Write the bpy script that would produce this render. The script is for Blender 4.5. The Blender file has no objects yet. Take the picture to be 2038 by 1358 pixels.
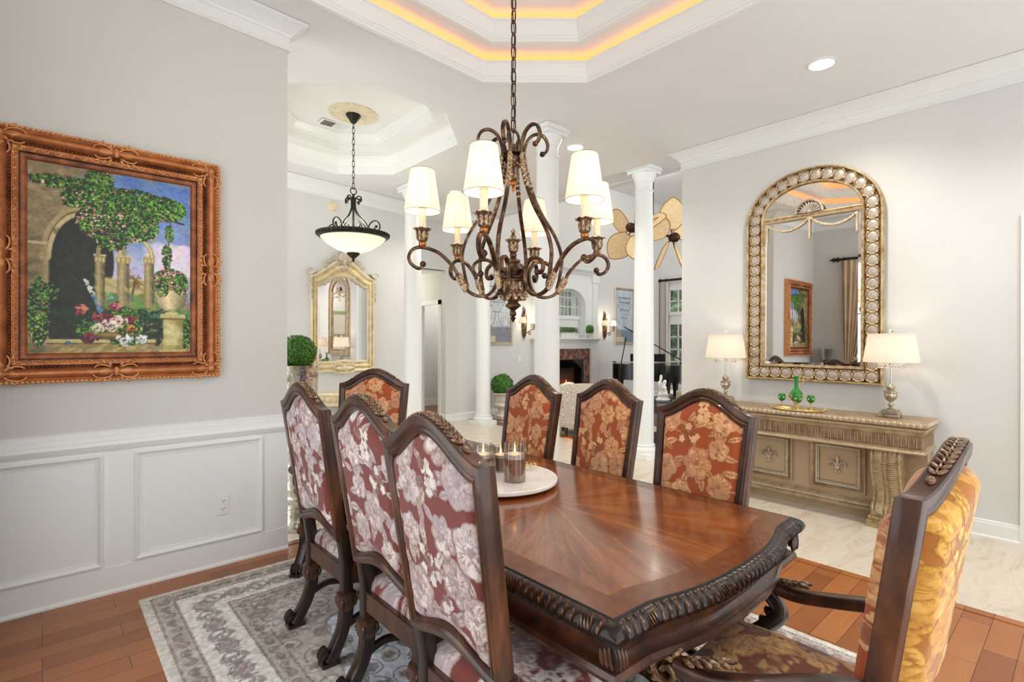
import bpy, bmesh, math, random
import numpy as np
from mathutils import Vector, Matrix, Euler
PI = math.pi
SC = bpy.context.scene
COL = SC.collection
random.seed(7)
RNG = np.random.default_rng(11)
sin, cos = math.sin, math.cos

def lin(c):
    r = []
    for v in c[:3]:
        v = v / 255.0
        r.append(v / 12.92 if v <= 0.04045 else ((v + 0.055) / 1.055) ** 2.4)
    return (r[0], r[1], r[2], 1.0)

# ------------------------------------------------------------------ mesh building
class MB:
    """collects vertices and faces of ONE mesh"""
    def __init__(s, M=None):
        s.v = []; s.f = []; s.M = M
    def add(s, vs, fs):
        o = len(s.v)
        if s.M is not None:
            vs = [s.M @ Vector(p) for p in vs]
        s.v.extend([tuple(p) for p in vs]); s.f.extend([tuple(i + o for i in q) for q in fs])
        return s
    def box(s, x0, x1, y0, y1, z0, z1):
        vs = [(x0,y0,z0),(x1,y0,z0),(x1,y1,z0),(x0,y1,z0),(x0,y0,z1),(x1,y0,z1),(x1,y1,z1),(x0,y1,z1)]
        return s.add(vs, [(0,3,2,1),(4,5,6,7),(0,1,5,4),(1,2,6,5),(2,3,7,6),(3,0,4,7)])
    def cbox(s, c, d, R=None):
        vs = []
        for k in range(8):
            p = Vector(((k & 1) - .5, ((k >> 1) & 1) - .5, (k >> 2) - .5))
            p = Vector((p.x * d[0], p.y * d[1], p.z * d[2]))
            if R is not None: p = R @ p
            vs.append(p + Vector(c))
        return s.add(vs, [(0,2,3,1),(4,5,7,6),(0,1,5,4),(1,3,7,5),(3,2,6,7),(2,0,4,6)])
    def lathe(s, prof, n=24, c=(0,0,0), M=None, wave=None, cap=True):
        vs = []; fs = []; m = len(prof)
        for i, (r, z) in enumerate(prof):
            for k in range(n):
                a = 2 * PI * k / n
                rr = r if wave is None else r * wave(a, i / max(1, m - 1))
                p = Vector((rr * cos(a), rr * sin(a), z))
                if M is not None: p = M @ p
                vs.append(p + Vector(c))
        for i in range(m - 1):
            for k in range(n):
                k2 = (k + 1) % n
                fs.append((i*n+k, i*n+k2, (i+1)*n+k2, (i+1)*n+k))
        if cap:
            if prof[0][0] > 1e-5: fs.append(tuple(range(n - 1, -1, -1)))
            if prof[-1][0] > 1e-5: fs.append(tuple((m-1)*n + k for k in range(n)))
        return s.add(vs, fs)
    def tube(s, pts, r, n=8, closed=False, sec=None, up=None, cap=True):
        """sweep a round (or given 2D) section along a path; r number or list"""
        pts = [Vector(p) for p in pts]; m = len(pts)
        rs = r if hasattr(r, '__len__') else [r] * m
        T = []
        for i in range(m):
            a = pts[(i - 1) % m] if (closed or i > 0) else pts[i]
            b = pts[(i + 1) % m] if (closed or i < m - 1) else pts[i]
            t = (b - a)
            T.append(t.normalized() if t.length > 1e-9 else Vector((0,0,1)))
        u0 = Vector(up) if up is not None else None
        if u0 is None:
            u0 = Vector((0,0,1)) if abs(T[0].z) < .9 else Vector((1,0,0))
        N = []
        cur = u0
        for t in T:
            if up is not None: cur = u0
            q = cur - t * cur.dot(t)
            if q.length < 1e-6:
                q = t.orthogonal()
            q.normalize(); N.append(q); cur = q
        secp = sec if sec is not None else [(cos(2*PI*k/n), sin(2*PI*k/n)) for k in range(n)]
        n = len(secp)
        vs = []; fs = []
        for i in range(m):
            B = T[i].cross(N[i])
            for (a, b) in secp:
                vs.append(pts[i] + N[i] * (a * rs[i]) + B * (b * rs[i]))
        mm = m if closed else m - 1
        for i in range(mm):
            j = (i + 1) % m
            for k in range(n):
                k2 = (k + 1) % n
                fs.append((i*n+k, i*n+k2, j*n+k2, j*n+k))
        if not closed and cap:
            fs.append(tuple(range(n - 1, -1, -1))); fs.append(tuple((m-1)*n + k for k in range(n)))
        return s.add(vs, fs)
    def ell(s, c, r, R=None, n=14, m=8):
        vs = []; fs = []
        for i in range(m + 1):
            t = PI * i / m
            for k in range(n):
                a = 2 * PI * k / n
                p = Vector((r[0]*sin(t)*cos(a), r[1]*sin(t)*sin(a), -r[2]*cos(t)))
                if R is not None: p = R @ p
                vs.append(p + Vector(c))
        for i in range(m):
            for k in range(n):
                k2 = (k + 1) % n
                fs.append((i*n+k, i*n+k2, (i+1)*n+k2, (i+1)*n+k))
        return s.add(vs, fs)
    def prism(s, poly, a0, a1, f=lambda u, v, w: (u, v, w)):
        """polygon (u,v) extruded in w from a0 to a1; f maps to xyz"""
        n = len(poly)
        vs = [f(u, v, a0) for u, v in poly] + [f(u, v, a1) for u, v in poly]
        fs = [tuple(range(n - 1, -1, -1)), tuple(range(n, 2 * n))]
        for k in range(n):
            k2 = (k + 1) % n
            fs.append((k, k2, n + k2, n + k))
        return s.add(vs, fs)
    def loops(s, L, close_sec=True, closed=True, caps=False):
        """L = list of vertex loops of equal length; skin between them"""
        n = len(L[0]); m = len(L); vs = [p for l in L for p in l]; fs = []
        for i in range(m if close_sec else m - 1):
            j = (i + 1) % m
            for k in range(n if closed else n - 1):
                k2 = (k + 1) % n
                fs.append((i*n+k, i*n+k2, j*n+k2, j*n+k))
        if caps:
            fs.append(tuple(range(n - 1, -1, -1))); fs.append(tuple((m-1)*n + k for k in range(n)))
        return s.add(vs, fs)
    def grid(s, fn, nu, nv):
        vs = [fn(i / nu, j / nv) for j in range(nv + 1) for i in range(nu + 1)]
        w = nu + 1
        fs = [(j*w+i, j*w+i+1, (j+1)*w+i+1, (j+1)*w+i) for j in range(nv) for i in range(nu)]
        return s.add(vs, fs)
    def sweep(s, prof, path, closed=False, f=None, side=1):
        """mitred sweep of profile (out,up) along a 2D path; 'out' is to the right of travel * side.
        f(u,v,w) maps path plane coordinates + up to xyz"""
        f = f or (lambda u, v, w: (u, v, w))
        P = [Vector((p[0], p[1])) for p in path]; m = len(P)
        L = []
        for i in range(m):
            d1 = d2 = None
            if closed or i > 0: d1 = (P[i] - P[(i-1) % m]).normalized()
            if closed or i < m - 1: d2 = (P[(i+1) % m] - P[i]).normalized()
            if d1 is None: d1 = d2
            if d2 is None: d2 = d1
            n1 = Vector((d1.y, -d1.x)) * side; n2 = Vector((d2.y, -d2.x)) * side
            b = n1 + n2
            if b.length < 1e-6: b = n1.copy()
            b.normalize(); k = 1 / max(.25, b.dot(n1))
            L.append([f(P[i].x + b.x*o*k, P[i].y + b.y*o*k, w) for (o, w) in prof])
        n = len(prof); vs = [p for l in L for p in l]; fs = []
        for i in range(m if closed else m - 1):
            j = (i + 1) % m
            for k in range(n - 1):
                fs.append((i*n+k, i*n+k+1, j*n+k+1, j*n+k))
        if not closed:
            fs.append(tuple(range(n))); fs.append(tuple((m-1)*n + k for k in range(n-1, -1, -1)))
        return s.add(vs, fs)
    def mesh(s, name, mat, smooth=35, bevel=0, recalc=True, seg=2):
        me = bpy.data.meshes.new(name)
        me.from_pydata(s.v, [], s.f)
        if recalc or bevel:
            b = bmesh.new(); b.from_mesh(me)
            if bevel:
                bmesh.ops.remove_doubles(b, verts=b.verts, dist=1e-6)
                bmesh.ops.recalc_face_normals(b, faces=b.faces)
                ed = [e for e in b.edges if len(e.link_faces) == 2 and e.calc_face_angle(0) > .6]
                bmesh.ops.bevel(b, geom=ed, offset=bevel, segments=seg, profile=.6, affect='EDGES', clamp_overlap=True)
            else:
                bmesh.ops.recalc_face_normals(b, faces=b.faces)
            b.to_mesh(me); b.free()
        me.materials.append(mat)
        if smooth:
            me.polygons.foreach_set('use_smooth', [True] * len(me.polygons))
            me.set_sharp_from_angle(angle=math.radians(smooth))
        me.update()
        return me
    def build(s, name, mat, parent=None, smooth=35, bevel=0, recalc=True, loc=None, rot=None, seg=2):
        return link(name, s.mesh(name, mat, smooth, bevel, recalc, seg), parent, loc, rot)

def link(name, me, parent=None, loc=None, rot=None):
    o = bpy.data.objects.new(name, me); COL.objects.link(o)
    if parent is not None: o.parent = parent
    if loc is not None: o.location = loc
    if rot is not None: o.rotation_euler = rot
    return o
def tag(o, label=None, cat=None, group=None, kind=None):
    if label: o['label'] = label
    if cat: o['category'] = cat
    if group: o['group'] = group
    if kind: o['kind'] = kind
    return o
def thing(name, label, cat, loc=(0,0,0), rz=0, group=None):
    o = bpy.data.objects.new(name, None); COL.objects.link(o)
    o.empty_display_size = .1
    o.location = loc; o.rotation_euler = (0, 0, rz)
    return tag(o, label, cat, group)
def struct(name, mb, mat, **k):
    o = mb.build(name, mat, **k); o['kind'] = 'structure'; return o
def dup(root, loc, rz, label=None, group=None, scale=None):
    r = root.copy(); COL.objects.link(r); r.location = loc; r.rotation_euler = (0, 0, rz)
    if scale is not None: r.scale = (scale,) * 3
    if label: r['label'] = label
    if group: r['group'] = group
    for ch in list(root.children):
        c = ch.copy(); COL.objects.link(c); c.parent = r
        for g in list(ch.children):
            d = g.copy(); COL.objects.link(d); d.parent = c
    return r
def arc(cx, cy, r, a0, a1, n):
    return [(cx + r*cos(a0 + (a1-a0)*i/n), cy + r*sin(a0 + (a1-a0)*i/n)) for i in range(n + 1)]
def spline(pts, n=8, closed=False):
    """Catmull-Rom through pts (any dimension)"""
    P = [np.array(p, float) for p in pts]; m = len(P); out = []
    rng = range(m if closed else m - 1)
    for i in rng:
        if closed:
            a, b, c, d = P[(i-1) % m], P[i], P[(i+1) % m], P[(i+2) % m]
        else:
            a, b, c, d = P[max(0, i-1)], P[i], P[i+1], P[min(m-1, i+2)]
        for k in range(n):
            t = k / n
            out.append(tuple(.5*((2*b) + (-a+c)*t + (2*a-5*b+4*c-d)*t*t + (-a+3*b-3*c+d)*t**3)))
    if not closed: out.append(tuple(P[-1]))
    return out
def spiral(cx, cz, r0, r1, a0, a1, n=20):
    return [(cx + (r0+(r1-r0)*i/n)*cos(a0+(a1-a0)*i/n), cz + (r0+(r1-r0)*i/n)*sin(a0+(a1-a0)*i/n)) for i in range(n+1)]

# ------------------------------------------------------------------ materials
class NT:
    def __init__(s, name):
        s.m = bpy.data.materials.new(name); s.m.use_nodes = True
        s.t = s.m.node_tree; s.n = s.t.nodes; s.l = s.t.links
        s.n.clear()
        s.out = s.n.new('ShaderNodeOutputMaterial')
        s.b = s.n.new('ShaderNodeBsdfPrincipled')
        s.l.new(s.b.outputs[0], s.out.inputs['Surface'])
    def new(s, t, **k):
        q = s.n.new(t)
        for a, v in k.items():
            if hasattr(q, a): setattr(q, a, v)
        return q
    def set(s, **k):
        for a, v in k.items():
            s.b.inputs[a.replace('_', ' ')].default_value = v
        return s
    def inp(s, sock, v):
        if hasattr(v, 'is_output') or hasattr(v, 'links') and not isinstance(v, (float, int, tuple)): s.l.new(v, sock)
        else: sock.default_value = v
    def math(s, op, a, b=None, c=None, clamp=False):
        q = s.n.new('ShaderNodeMath'); q.operation = op; q.use_clamp = clamp
        s.inp(q.inputs[0], a)
        if b is not None: s.inp(q.inputs[1], b)
        if c is not None: s.inp(q.inputs[2], c)
        return q.outputs[0]
    def coord(s, kind='Object', scale=(1,1,1), rot=(0,0,0), loc=(0,0,0)):
        c = s.n.new('ShaderNodeTexCoord'); m = s.n.new('ShaderNodeMapping')
        m.inputs['Scale'].default_value = scale; m.inputs['Rotation'].default_value = rot; m.inputs['Location'].default_value = loc
        s.l.new(c.outputs[kind], m.inputs['Vector'])
        return m.outputs[0]
    def noise(s, vec, scale, detail=4, rough=.55, dist=0):
        q = s.n.new('ShaderNodeTexNoise'); q.inputs['Scale'].default_value = scale
        q.inputs['Detail'].default_value = detail; q.inputs['Roughness'].default_value = rough
        q.inputs['Distortion'].default_value = dist
        if vec is not None: s.l.new(vec, q.inputs['Vector'])
        return q.outputs[0]
    def ramp(s, fac, stops, mode='LINEAR'):
        q = s.n.new('ShaderNodeValToRGB'); q.color_ramp.interpolation = mode
        e = q.color_ramp.elements
        while len(e) < len(stops): e.new(.5)
        for i, (p, c) in enumerate(stops):
            e[i].position = p; e[i].color = c if len(c) == 4 else lin(c)
        s.l.new(fac, q.inputs[0])
        return q.outputs[0]
    def mix(s, fac, a, b, mode='MIX'):
        q = s.n.new('ShaderNodeMix'); q.data_type = 'RGBA'; q.blend_type = mode
        s.inp(q.inputs[0], fac); s.inp(q.inputs[6], a); s.inp(q.inputs[7], b)
        return q.outputs[2]
    def attr(s, name='Col'):
        q = s.n.new('ShaderNodeAttribute'); q.attribute_name = name
        return q
    def color(s, c):
        s.l.new(c, s.b.inputs['Base Color']); return s
    def rough(s, c):
        s.l.new(c, s.b.inputs['Roughness']); return s
    def bump(s, h, strength=.3, dist=.01):
        q = s.n.new('ShaderNodeBump'); q.inputs['Strength'].default_value = strength; q.inputs['Distance'].default_value = dist
        s.l.new(h, q.inputs['Height']); s.l.new(q.outputs[0], s.b.inputs['Normal']); return s

def simple(name, c, rough=.5, metal=0, **k):
    t = NT(name); t.set(Base_Color=lin(c), Roughness=rough, Metallic=metal)
    for a, v in k.items(): t.b.inputs[a.replace('_', ' ')].default_value = v
    return t.m
def mottled(name, c1, c2, scale=30, rough=.5, metal=0, bump=.2, bscale=None, lo=.35, hi=.65, dist=.004, detail=5):
    t = NT(name); v = t.coord()
    n = t.noise(v, scale, detail)
    t.color(t.ramp(n, [(lo, c1), (hi, c2)])).set(Roughness=rough, Metallic=metal)
    if bump: t.bump(t.noise(v, bscale or scale * 2.5, 3), bump, dist)
    return t.m

M = {}
def build_mats():
    # painted plaster
    for nm, c in (('wall', (214,213,206)), ('wallcool', (219,219,216)), ('ceil', (236,237,236))):
        t = NT(nm); v = t.coord()
        t.color(t.ramp(t.noise(v, 1.2, 3), [(.3, tuple(x-3 for x in c)), (.7, tuple(min(255, x+2) for x in c))]))
        t.set(Roughness=.85); M[nm] = t.m
    M['trim'] = simple('white_trim_paint', (236,238,234), .35)
    M['plastic'] = simple('white_plastic', (238,236,230), .35)
    M['black'] = simple('black_slot', (18,18,18), .6)
    # hardwood planks, long axis x
    t = NT('plank_floor'); v = t.coord('Object')
    br = t.new('ShaderNodeTexBrick'); br.offset = .37; br.offset_frequency = 3; br.squash = 1
    t.l.new(v, br.inputs['Vector'])
    for a, x in (('Scale', 1.0), ('Mortar Size', .0013), ('Mortar Smooth', .1), ('Bias', 0), ('Brick Width', .47), ('Row Height', .118)):
        br.inputs[a].default_value = x
    br.inputs['Color1'].default_value = (0,0,0,1); br.inputs['Color2'].default_value = (1,1,1,1); br.inputs['Mortar'].default_value = (.5,.5,.5,1)
    gv = t.coord('Object', (1.5, 22, 1)); g = t.noise(gv, 3, 6, .6, .6)
    big = t.noise(t.coord('Object', (1,1,1)), 2.2, 3)
    base = t.ramp(t.math('ADD', t.math('MULTIPLY', br.outputs['Color'], .48), t.math('MULTIPLY', big, .55)),
                  [(.1, (130,76,38)), (.4, (158,95,49)), (.68, (180,113,61)), (.95, (196,131,76))])
    c = t.mix(t.math('MULTIPLY', g, .42), base, lin((104,52,26)), 'MIX')
    c = t.mix(br.outputs['Fac'], c, lin((60,28,14)))
    t.color(c).set(Roughness=.3).bump(t.math('SUBTRACT', t.math('MULTIPLY', g, .15), br.outputs['Fac']), .35, .003); M['planks'] = t.m
    # large stone tiles on the diagonal
    t = NT('travertine_tile'); v = t.coord('Object', (1,1,1), (0,0,PI/4))
    br = t.new('ShaderNodeTexBrick'); br.offset = 0; t.l.new(v, br.inputs['Vector'])
    for a, x in (('Scale', 1.0), ('Mortar Size', .0025), ('Mortar Smooth', .2), ('Brick Width', .46), ('Row Height', .46)):
        br.inputs[a].default_value = x
    br.inputs['Color1'].default_value = (.25,.25,.25,1); br.inputs['Color2'].default_value = (.75,.75,.75,1)
    vein = t.noise(t.coord('Object', (1.2, 4.0, 1), (0,0,.5)), 1.9, 7, .62, 1.4)
    f2 = t.noise(t.coord('Object'), 9, 4)
    c = t.ramp(vein, [(.30, (186,164,138)), (.44, (210,197,178)), (.56, (220,210,194)), (.75, (204,190,172))])
    c = t.mix(t.math('MULTIPLY', f2, .25), c, lin((226,218,206)))
    c = t.mix(t.math('MULTIPLY', br.outputs['Color'], .12), c, lin((205,190,172)))
    c = t.mix(t.math('MULTIPLY', br.outputs['Fac'], .8), c, lin((232,222,206)))
    t.color(c).set(Roughness=.28).bump(br.outputs['Fac'], -.15, .002); M['tile'] = t.m
    # dark carved walnut with burnished highlights
    def walnut(nm, d, mid, hi, sc=10, rough=.34):
        t = NT(nm); v = t.coord('Object', (1, 1, .35))
        n = t.noise(v, sc, 5, .6, .4); n2 = t.noise(t.coord('Object'), 55, 3)
        c = t.ramp(n, [(.28, d), (.52, mid), (.78, hi)])
        c = t.mix(t.math('MULTIPLY', n2, .35), c, lin(d))
        t.color(c).set(Roughness=rough).bump(n2, .06, .003); t.b.inputs['Coat Weight'].default_value = .25; return t.m
    M['walnut'] = walnut('dark_walnut', (34,20,14), (76,45,28), (134,80,44))
    M['walnut_dark'] = walnut('black_walnut', (22,13,9), (44,26,17), (74,44,27))
    # carved wood, rubbed gold on the ridges
    t = NT('rubbed_carving'); v = t.coord('Object')
    n = t.noise(v, 70, 4, .6); n2 = t.noise(v, 18, 3)
    geo = t.new('ShaderNodeNewGeometry')
    f = t.math('ADD', t.math('MULTIPLY', t.math('SUBTRACT', geo.outputs['Pointiness'], .5), 1.2), t.math('ADD', t.math('MULTIPLY', n, .7), t.math('MULTIPLY', n2, .2)), clamp=True)
    t.color(t.ramp(f, [(.30, (34,19,12)), (.47, (70,42,26)), (.60, (116,82,54)), (.76, (196,174,144))]))
    t.set(Roughness=.33, Metallic=.15).bump(n, .12, .003); M['carved'] = t.m
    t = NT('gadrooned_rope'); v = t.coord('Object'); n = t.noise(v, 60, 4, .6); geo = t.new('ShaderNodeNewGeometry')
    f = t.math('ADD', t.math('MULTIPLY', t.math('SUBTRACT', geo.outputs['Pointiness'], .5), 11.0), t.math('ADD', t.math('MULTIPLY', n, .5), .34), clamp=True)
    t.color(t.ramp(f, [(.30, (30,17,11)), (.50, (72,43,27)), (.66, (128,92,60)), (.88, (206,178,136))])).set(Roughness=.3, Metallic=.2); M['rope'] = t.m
    # table veneer: sunburst of wedges with feathered grain
    t = NT('crotch_veneer'); tc = t.coord('Object')
    sx = t.new('ShaderNodeSeparateXYZ'); t.l.new(tc, sx.inputs[0])
    ay = t.math('SUBTRACT', t.math('ABSOLUTE', sx.outputs[1]), .30)
    ang = t.math('ARCTAN2', sx.outputs[0], ay)
    rad = t.math('POWER', t.math('ADD', t.math('MULTIPLY', sx.outputs[0], sx.outputs[0]), t.math('MULTIPLY', ay, ay)), .5)
    cv = t.new('ShaderNodeCombineXYZ')
    t.l.new(t.math('MULTIPLY', ang, 6.5), cv.inputs[0]); t.l.new(t.math('MULTIPLY', rad, 1.6), cv.inputs[1]); t.l.new(t.math('SIGN', sx.outputs[1]), cv.inputs[2])
    g = t.noise(cv.outputs[0], 2.2, 8, .66, .7)
    wedge = t.math('FRACT', t.math('MULTIPLY', t.math('ADD', ang, 3.1416), 2.228))
    wv = t.math('ABSOLUTE', t.math('SUBTRACT', wedge, .5))
    tone = t.math('ADD', t.math('MULTIPLY', g, .82), t.math('MULTIPLY', wv, .26))
    c = t.ramp(tone, [(.22, (84,40,18)), (.42, (122,64,29)), (.56, (146,82,38)), (.76, (176,108,56))])
    t.color(c).set(Roughness=.17); t.b.inputs['Coat Weight'].default_value = .55; t.b.inputs['Coat Roughness'].default_value = .12; M['veneer'] = t.m
    M['crossband'] = mottled('crossband_veneer', (92,47,22), (126,70,34), 30, .18, 0, 0, lo=.2, hi=.8)
    M['leafboard'] = mottled('grey_brown_cover', (92,74,62), (112,93,80), 3, .5, 0, 0)
    # fabrics coloured from a woven 'Tone' attribute
    def fabric(nm, ground, out, mid, light, tint, sheen=.4):
        t = NT(nm); a = t.attr('Tone'); sp = t.new('ShaderNodeSeparateColor'); t.l.new(a.outputs['Color'], sp.inputs[0])
        v = t.coord('Object'); w = t.noise(v, 420, 2); w2 = t.noise(v, 105, 4, .7)
        ton = t.math('ADD', sp.outputs[0], t.math('MULTIPLY', t.math('SUBTRACT', w2, .5), .42))
        c = t.ramp(ton, [(.10, ground), (.24, ground), (.34, out), (.56, mid), (.86, light)])
        fl = t.ramp(sp.outputs[0], [(.25, (0,0,0)), (.4, (255,255,255))])
        c = t.mix(t.math('MULTIPLY', t.math('MULTIPLY', sp.outputs[1], .7), fl), c, lin(tint))
        t.color(c).set(Roughness=.85).bump(t.math('ADD', t.math('MULTIPLY', w, .4), sp.outputs[0]), .45, .004)
        t.b.inputs['Sheen Weight'].default_value = sheen; t.b.inputs['Sheen Roughness'].default_value = .4
        M[nm] = t.m
    fabric('fab_back_sheen', (116,52,46), (132,100,92), (168,146,138), (228,218,210), (170,154,162), .35)  # one damask in several colourways, its changing sheen painted into the colours
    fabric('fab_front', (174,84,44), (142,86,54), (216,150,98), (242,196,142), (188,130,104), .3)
    fabric('fab_gold_sheen', (172,106,36), (150,96,36), (206,150,60), (236,190,100), (196,132,48), .5)
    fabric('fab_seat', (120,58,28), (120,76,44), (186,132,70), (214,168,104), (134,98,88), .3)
    # gilded copper picture frame
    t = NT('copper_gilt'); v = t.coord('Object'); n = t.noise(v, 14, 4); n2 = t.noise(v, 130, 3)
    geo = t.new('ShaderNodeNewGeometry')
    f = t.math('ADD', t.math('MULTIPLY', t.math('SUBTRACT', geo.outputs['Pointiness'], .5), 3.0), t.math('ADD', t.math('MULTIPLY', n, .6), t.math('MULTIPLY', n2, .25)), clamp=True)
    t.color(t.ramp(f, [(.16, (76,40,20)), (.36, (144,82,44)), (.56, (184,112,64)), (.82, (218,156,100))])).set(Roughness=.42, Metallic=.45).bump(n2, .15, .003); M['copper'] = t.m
    # silver-gilt, distressed
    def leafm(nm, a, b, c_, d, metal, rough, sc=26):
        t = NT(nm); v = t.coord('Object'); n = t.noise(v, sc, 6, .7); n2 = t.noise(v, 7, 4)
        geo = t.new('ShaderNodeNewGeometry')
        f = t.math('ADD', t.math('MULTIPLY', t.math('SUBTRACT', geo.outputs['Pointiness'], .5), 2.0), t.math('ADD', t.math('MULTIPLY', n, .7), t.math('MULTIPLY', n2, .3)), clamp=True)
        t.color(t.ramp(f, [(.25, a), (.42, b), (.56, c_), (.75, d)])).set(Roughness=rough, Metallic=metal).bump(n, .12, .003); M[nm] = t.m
    leafm('silvergilt', (66,45,27), (128,97,60), (170,140,94), (216,198,164), .45, .38)
    leafm('silverleaf', (74,54,38), (118,100,83), (152,136,120), (194,182,168), .35, .42)
    leafm('champagne', (80,61,41), (126,102,71), (152,128,94), (184,162,130), .25, .42, 12)
    leafm('champagne_carved', (62,46,32), (116,96,70), (152,132,102), (206,194,172), .3, .38, 60)
    leafm('cracklegold', (66,48,28), (116,92,60), (150,124,86), (192,172,134), .3, .42, 30)
    leafm('creamgilt', (150,122,78), (206,184,138), (226,208,168), (240,228,198), .12, .45, 10)
    leafm('greygilt', (110,90,66), (164,144,116), (190,174,150), (214,204,188), .3, .45, 40)
    t = NT('mirror_glass'); t.set(Base_Color=(.93,.93,.93,1), Metallic=1, Roughness=.015); M['mirror'] = t.m
    t = NT('antique_mirror'); v = t.coord('Object'); n = t.noise(v, 40, 5, .7)
    t.color(t.ramp(n, [(.25, (176,164,146)), (.40, (226,220,210)), (.7, (238,234,228))])).set(Metallic=1, Roughness=.035); M['antique'] = t.m
    # wrought bronze
    t = NT('bronze_iron'); v = t.coord('Object'); n = t.noise(v, 22, 5, .65); n2 = t.noise(v, 90, 3)
    t.color(t.ramp(n, [(.30, (30,21,17)), (.47, (70,48,34)), (.6, (118,88,60)), (.74, (196,168,132))])).set(Metallic=.7, Roughness=.34).bump(n2, .12, .002); M['bronze'] = t.m
    t = NT('bronze_carved'); v = t.coord('Object'); n = t.noise(v, 85, 4, .6); geo = t.new('ShaderNodeNewGeometry')
    f = t.math('ADD', t.math('MULTIPLY', t.math('SUBTRACT', geo.outputs['Pointiness'], .5), 2.5), n, clamp=True)
    t.color(t.ramp(f, [(.32, (30,18,13)), (.5, (72,46,30)), (.66, (126,92,62)), (.85, (196,174,140))])).set(Metallic=.5, Roughness=.36).bump(n, .25, .004); M['bronze_carved'] = t.m
    M['blackiron'] = mottled('black_iron', (24,23,20), (58,54,44), 40, .4, .6, .1)
    M['copperball'] = simple('copper_ball', (176,112,58), .3, .8)
    M['candlewax'] = mottled('ivory_sleeve', (226,208,172), (238,224,192), 25, .5, 0, .05)
    # lit lamp shades
    def shade(nm, c, e, col=(255,236,206)):
        t = NT(nm); tr = t.new('ShaderNodeBsdfTranslucent'); tr.inputs[0].default_value = lin(c)
        t.set(Base_Color=lin(c), Roughness=.8); t.b.inputs['Emission Color'].default_value = lin(col); t.b.inputs['Emission Strength'].default_value = e
        mx = t.new('ShaderNodeMixShader'); mx.inputs[0].default_value = .5
        t.l.new(t.b.outputs[0], mx.inputs[1]); t.l.new(tr.outputs[0], mx.inputs[2]); t.l.new(mx.outputs[0], t.out.inputs['Surface']); M[nm] = t.m
    shade('shade_white', (244,238,228), .10, (255,240,216))
    shade('shade_cream', (238,232,222), .10, (255,246,236))
    shade('alabaster', (236,236,216), .22, (240,246,225))
    M['shadetrim'] = simple('shade_piping', (120,98,76), .6)
    M['pleat'] = simple('shade_seam', (232,214,194), .8, Emission_Color=lin((255,226,196)), Emission_Strength=.25)
    M['bulb'] = simple('lit_bulb', (255,240,215), .4, Emission_Color=lin((255,226,180)), Emission_Strength=12)
    M['downlight'] = simple('lit_downlight', (255,255,250), .4, Emission_Color=lin((255,244,226)), Emission_Strength=9)
    M['led'] = simple('lit_led_strip', (255,170,80), .4, Emission_Color=lin((255,142,44)), Emission_Strength=6.5)
    M['flame'] = simple('lit_flame', (255,190,90), .4, Emission_Color=lin((255,190,90)), Emission_Strength=14)
    M['fireflame'] = simple('lit_fire', (255,150,60), .4, Emission_Color=lin((255,140,46)), Emission_Strength=6)
    # glass
    def glass(nm, c, rough=0.0, ior=1.45):
        t = NT(nm); t.set(Base_Color=lin(c), Roughness=rough, IOR=ior); t.b.inputs['Transmission Weight'].default_value = 1; M[nm] = t.m
    glass('crystal', (250,250,250)); glass('greenglass', (30,176,76)); M['greenglass'].node_tree.nodes['Principled BSDF'].inputs['Transmission Weight'].default_value = .55
    # thin clear panes: mostly see-through with a sheen
    t = NT('thin_pane'); tr = t.new('ShaderNodeBsdfTransparent'); tr.inputs[0].default_value = (.93,.93,.93,1); gl = t.new('ShaderNodeBsdfGlossy'); gl.inputs['Roughness'].default_value = .05
    lw = t.new('ShaderNodeLayerWeight'); lw.inputs[0].default_value = .35
    mx = t.new('ShaderNodeMixShader'); t.l.new(t.math('ADD', t.math('MULTIPLY', lw.outputs['Fresnel'], .5), .05), mx.inputs[0])
    t.l.new(tr.outputs[0], mx.inputs[1]); t.l.new(gl.outputs[0], mx.inputs[2]); t.l.new(mx.outputs[0], t.out.inputs['Surface']); M['pane'] = t.m
    M['lampsilver'] = mottled('champagne_silver', (168,152,128), (206,196,178), 18, .3, .75, .05)
    M['chrome'] = simple('chrome', (214,212,208), .14, 1)
    M['gold'] = simple('bright_gold', (222,188,120), .32, .5)
    M['marble'] = mottled('speckled_marble', (228,220,210), (243,239,233), 9, .3, 0, 0)
    M['amber'] = mottled('brown_wax', (156,108,70), (188,140,98), 14, .45, 0, 0)
    M['wax'] = simple('white_wax', (240,232,218), .5)
    M['speck'] = simple('grey_speck', (96,92,92), .6)
    # greenery
    t = NT('box_leaves'); v = t.coord('Object'); n = t.noise(v, 60, 3); oi = t.noise(v, 8, 2)
    t.color(t.ramp(t.math('ADD', t.math('MULTIPLY', n, .6), t.math('MULTIPLY', oi, .4)), [(.3, (26,66,14)), (.5, (62,116,26)), (.7, (116,164,56))])).set(Roughness=.5); M['leaf'] = t.m
    t = NT('garden_leaves'); v = t.coord('Object'); n = t.noise(v, 5, 6, .7)
    t.color(t.ramp(n, [(.32, (30,48,30)), (.48, (82,110,72)), (.60, (150,172,130)), (.72, (222,232,214))])).set(Roughness=.7); M['garden'] = t.m
    M['bark'] = mottled('bark', (64,50,40), (96,80,64), 20, .9)
    M['whitewash'] = mottled('whitewashed_stone', (206,186,170), (236,230,222), 14, .7, 0, .2)
    M['planter_silver'] = None
    t = NT('mercury_mosaic'); v = t.coord('Object'); vo = t.new('ShaderNodeTexVoronoi'); vo.inputs['Scale'].default_value = 42; t.l.new(v, vo.inputs['Vector'])
    n = t.noise(v, 9, 4)
    t.color(t.ramp(n, [(.3, (150,140,128)), (.5, (222,216,206)), (.7, (240,236,230))])).set(Metallic=.9, Roughness=.16)
    t.bump(vo.outputs['Distance'], .35, .006); M['planter_silver'] = t.m
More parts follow.
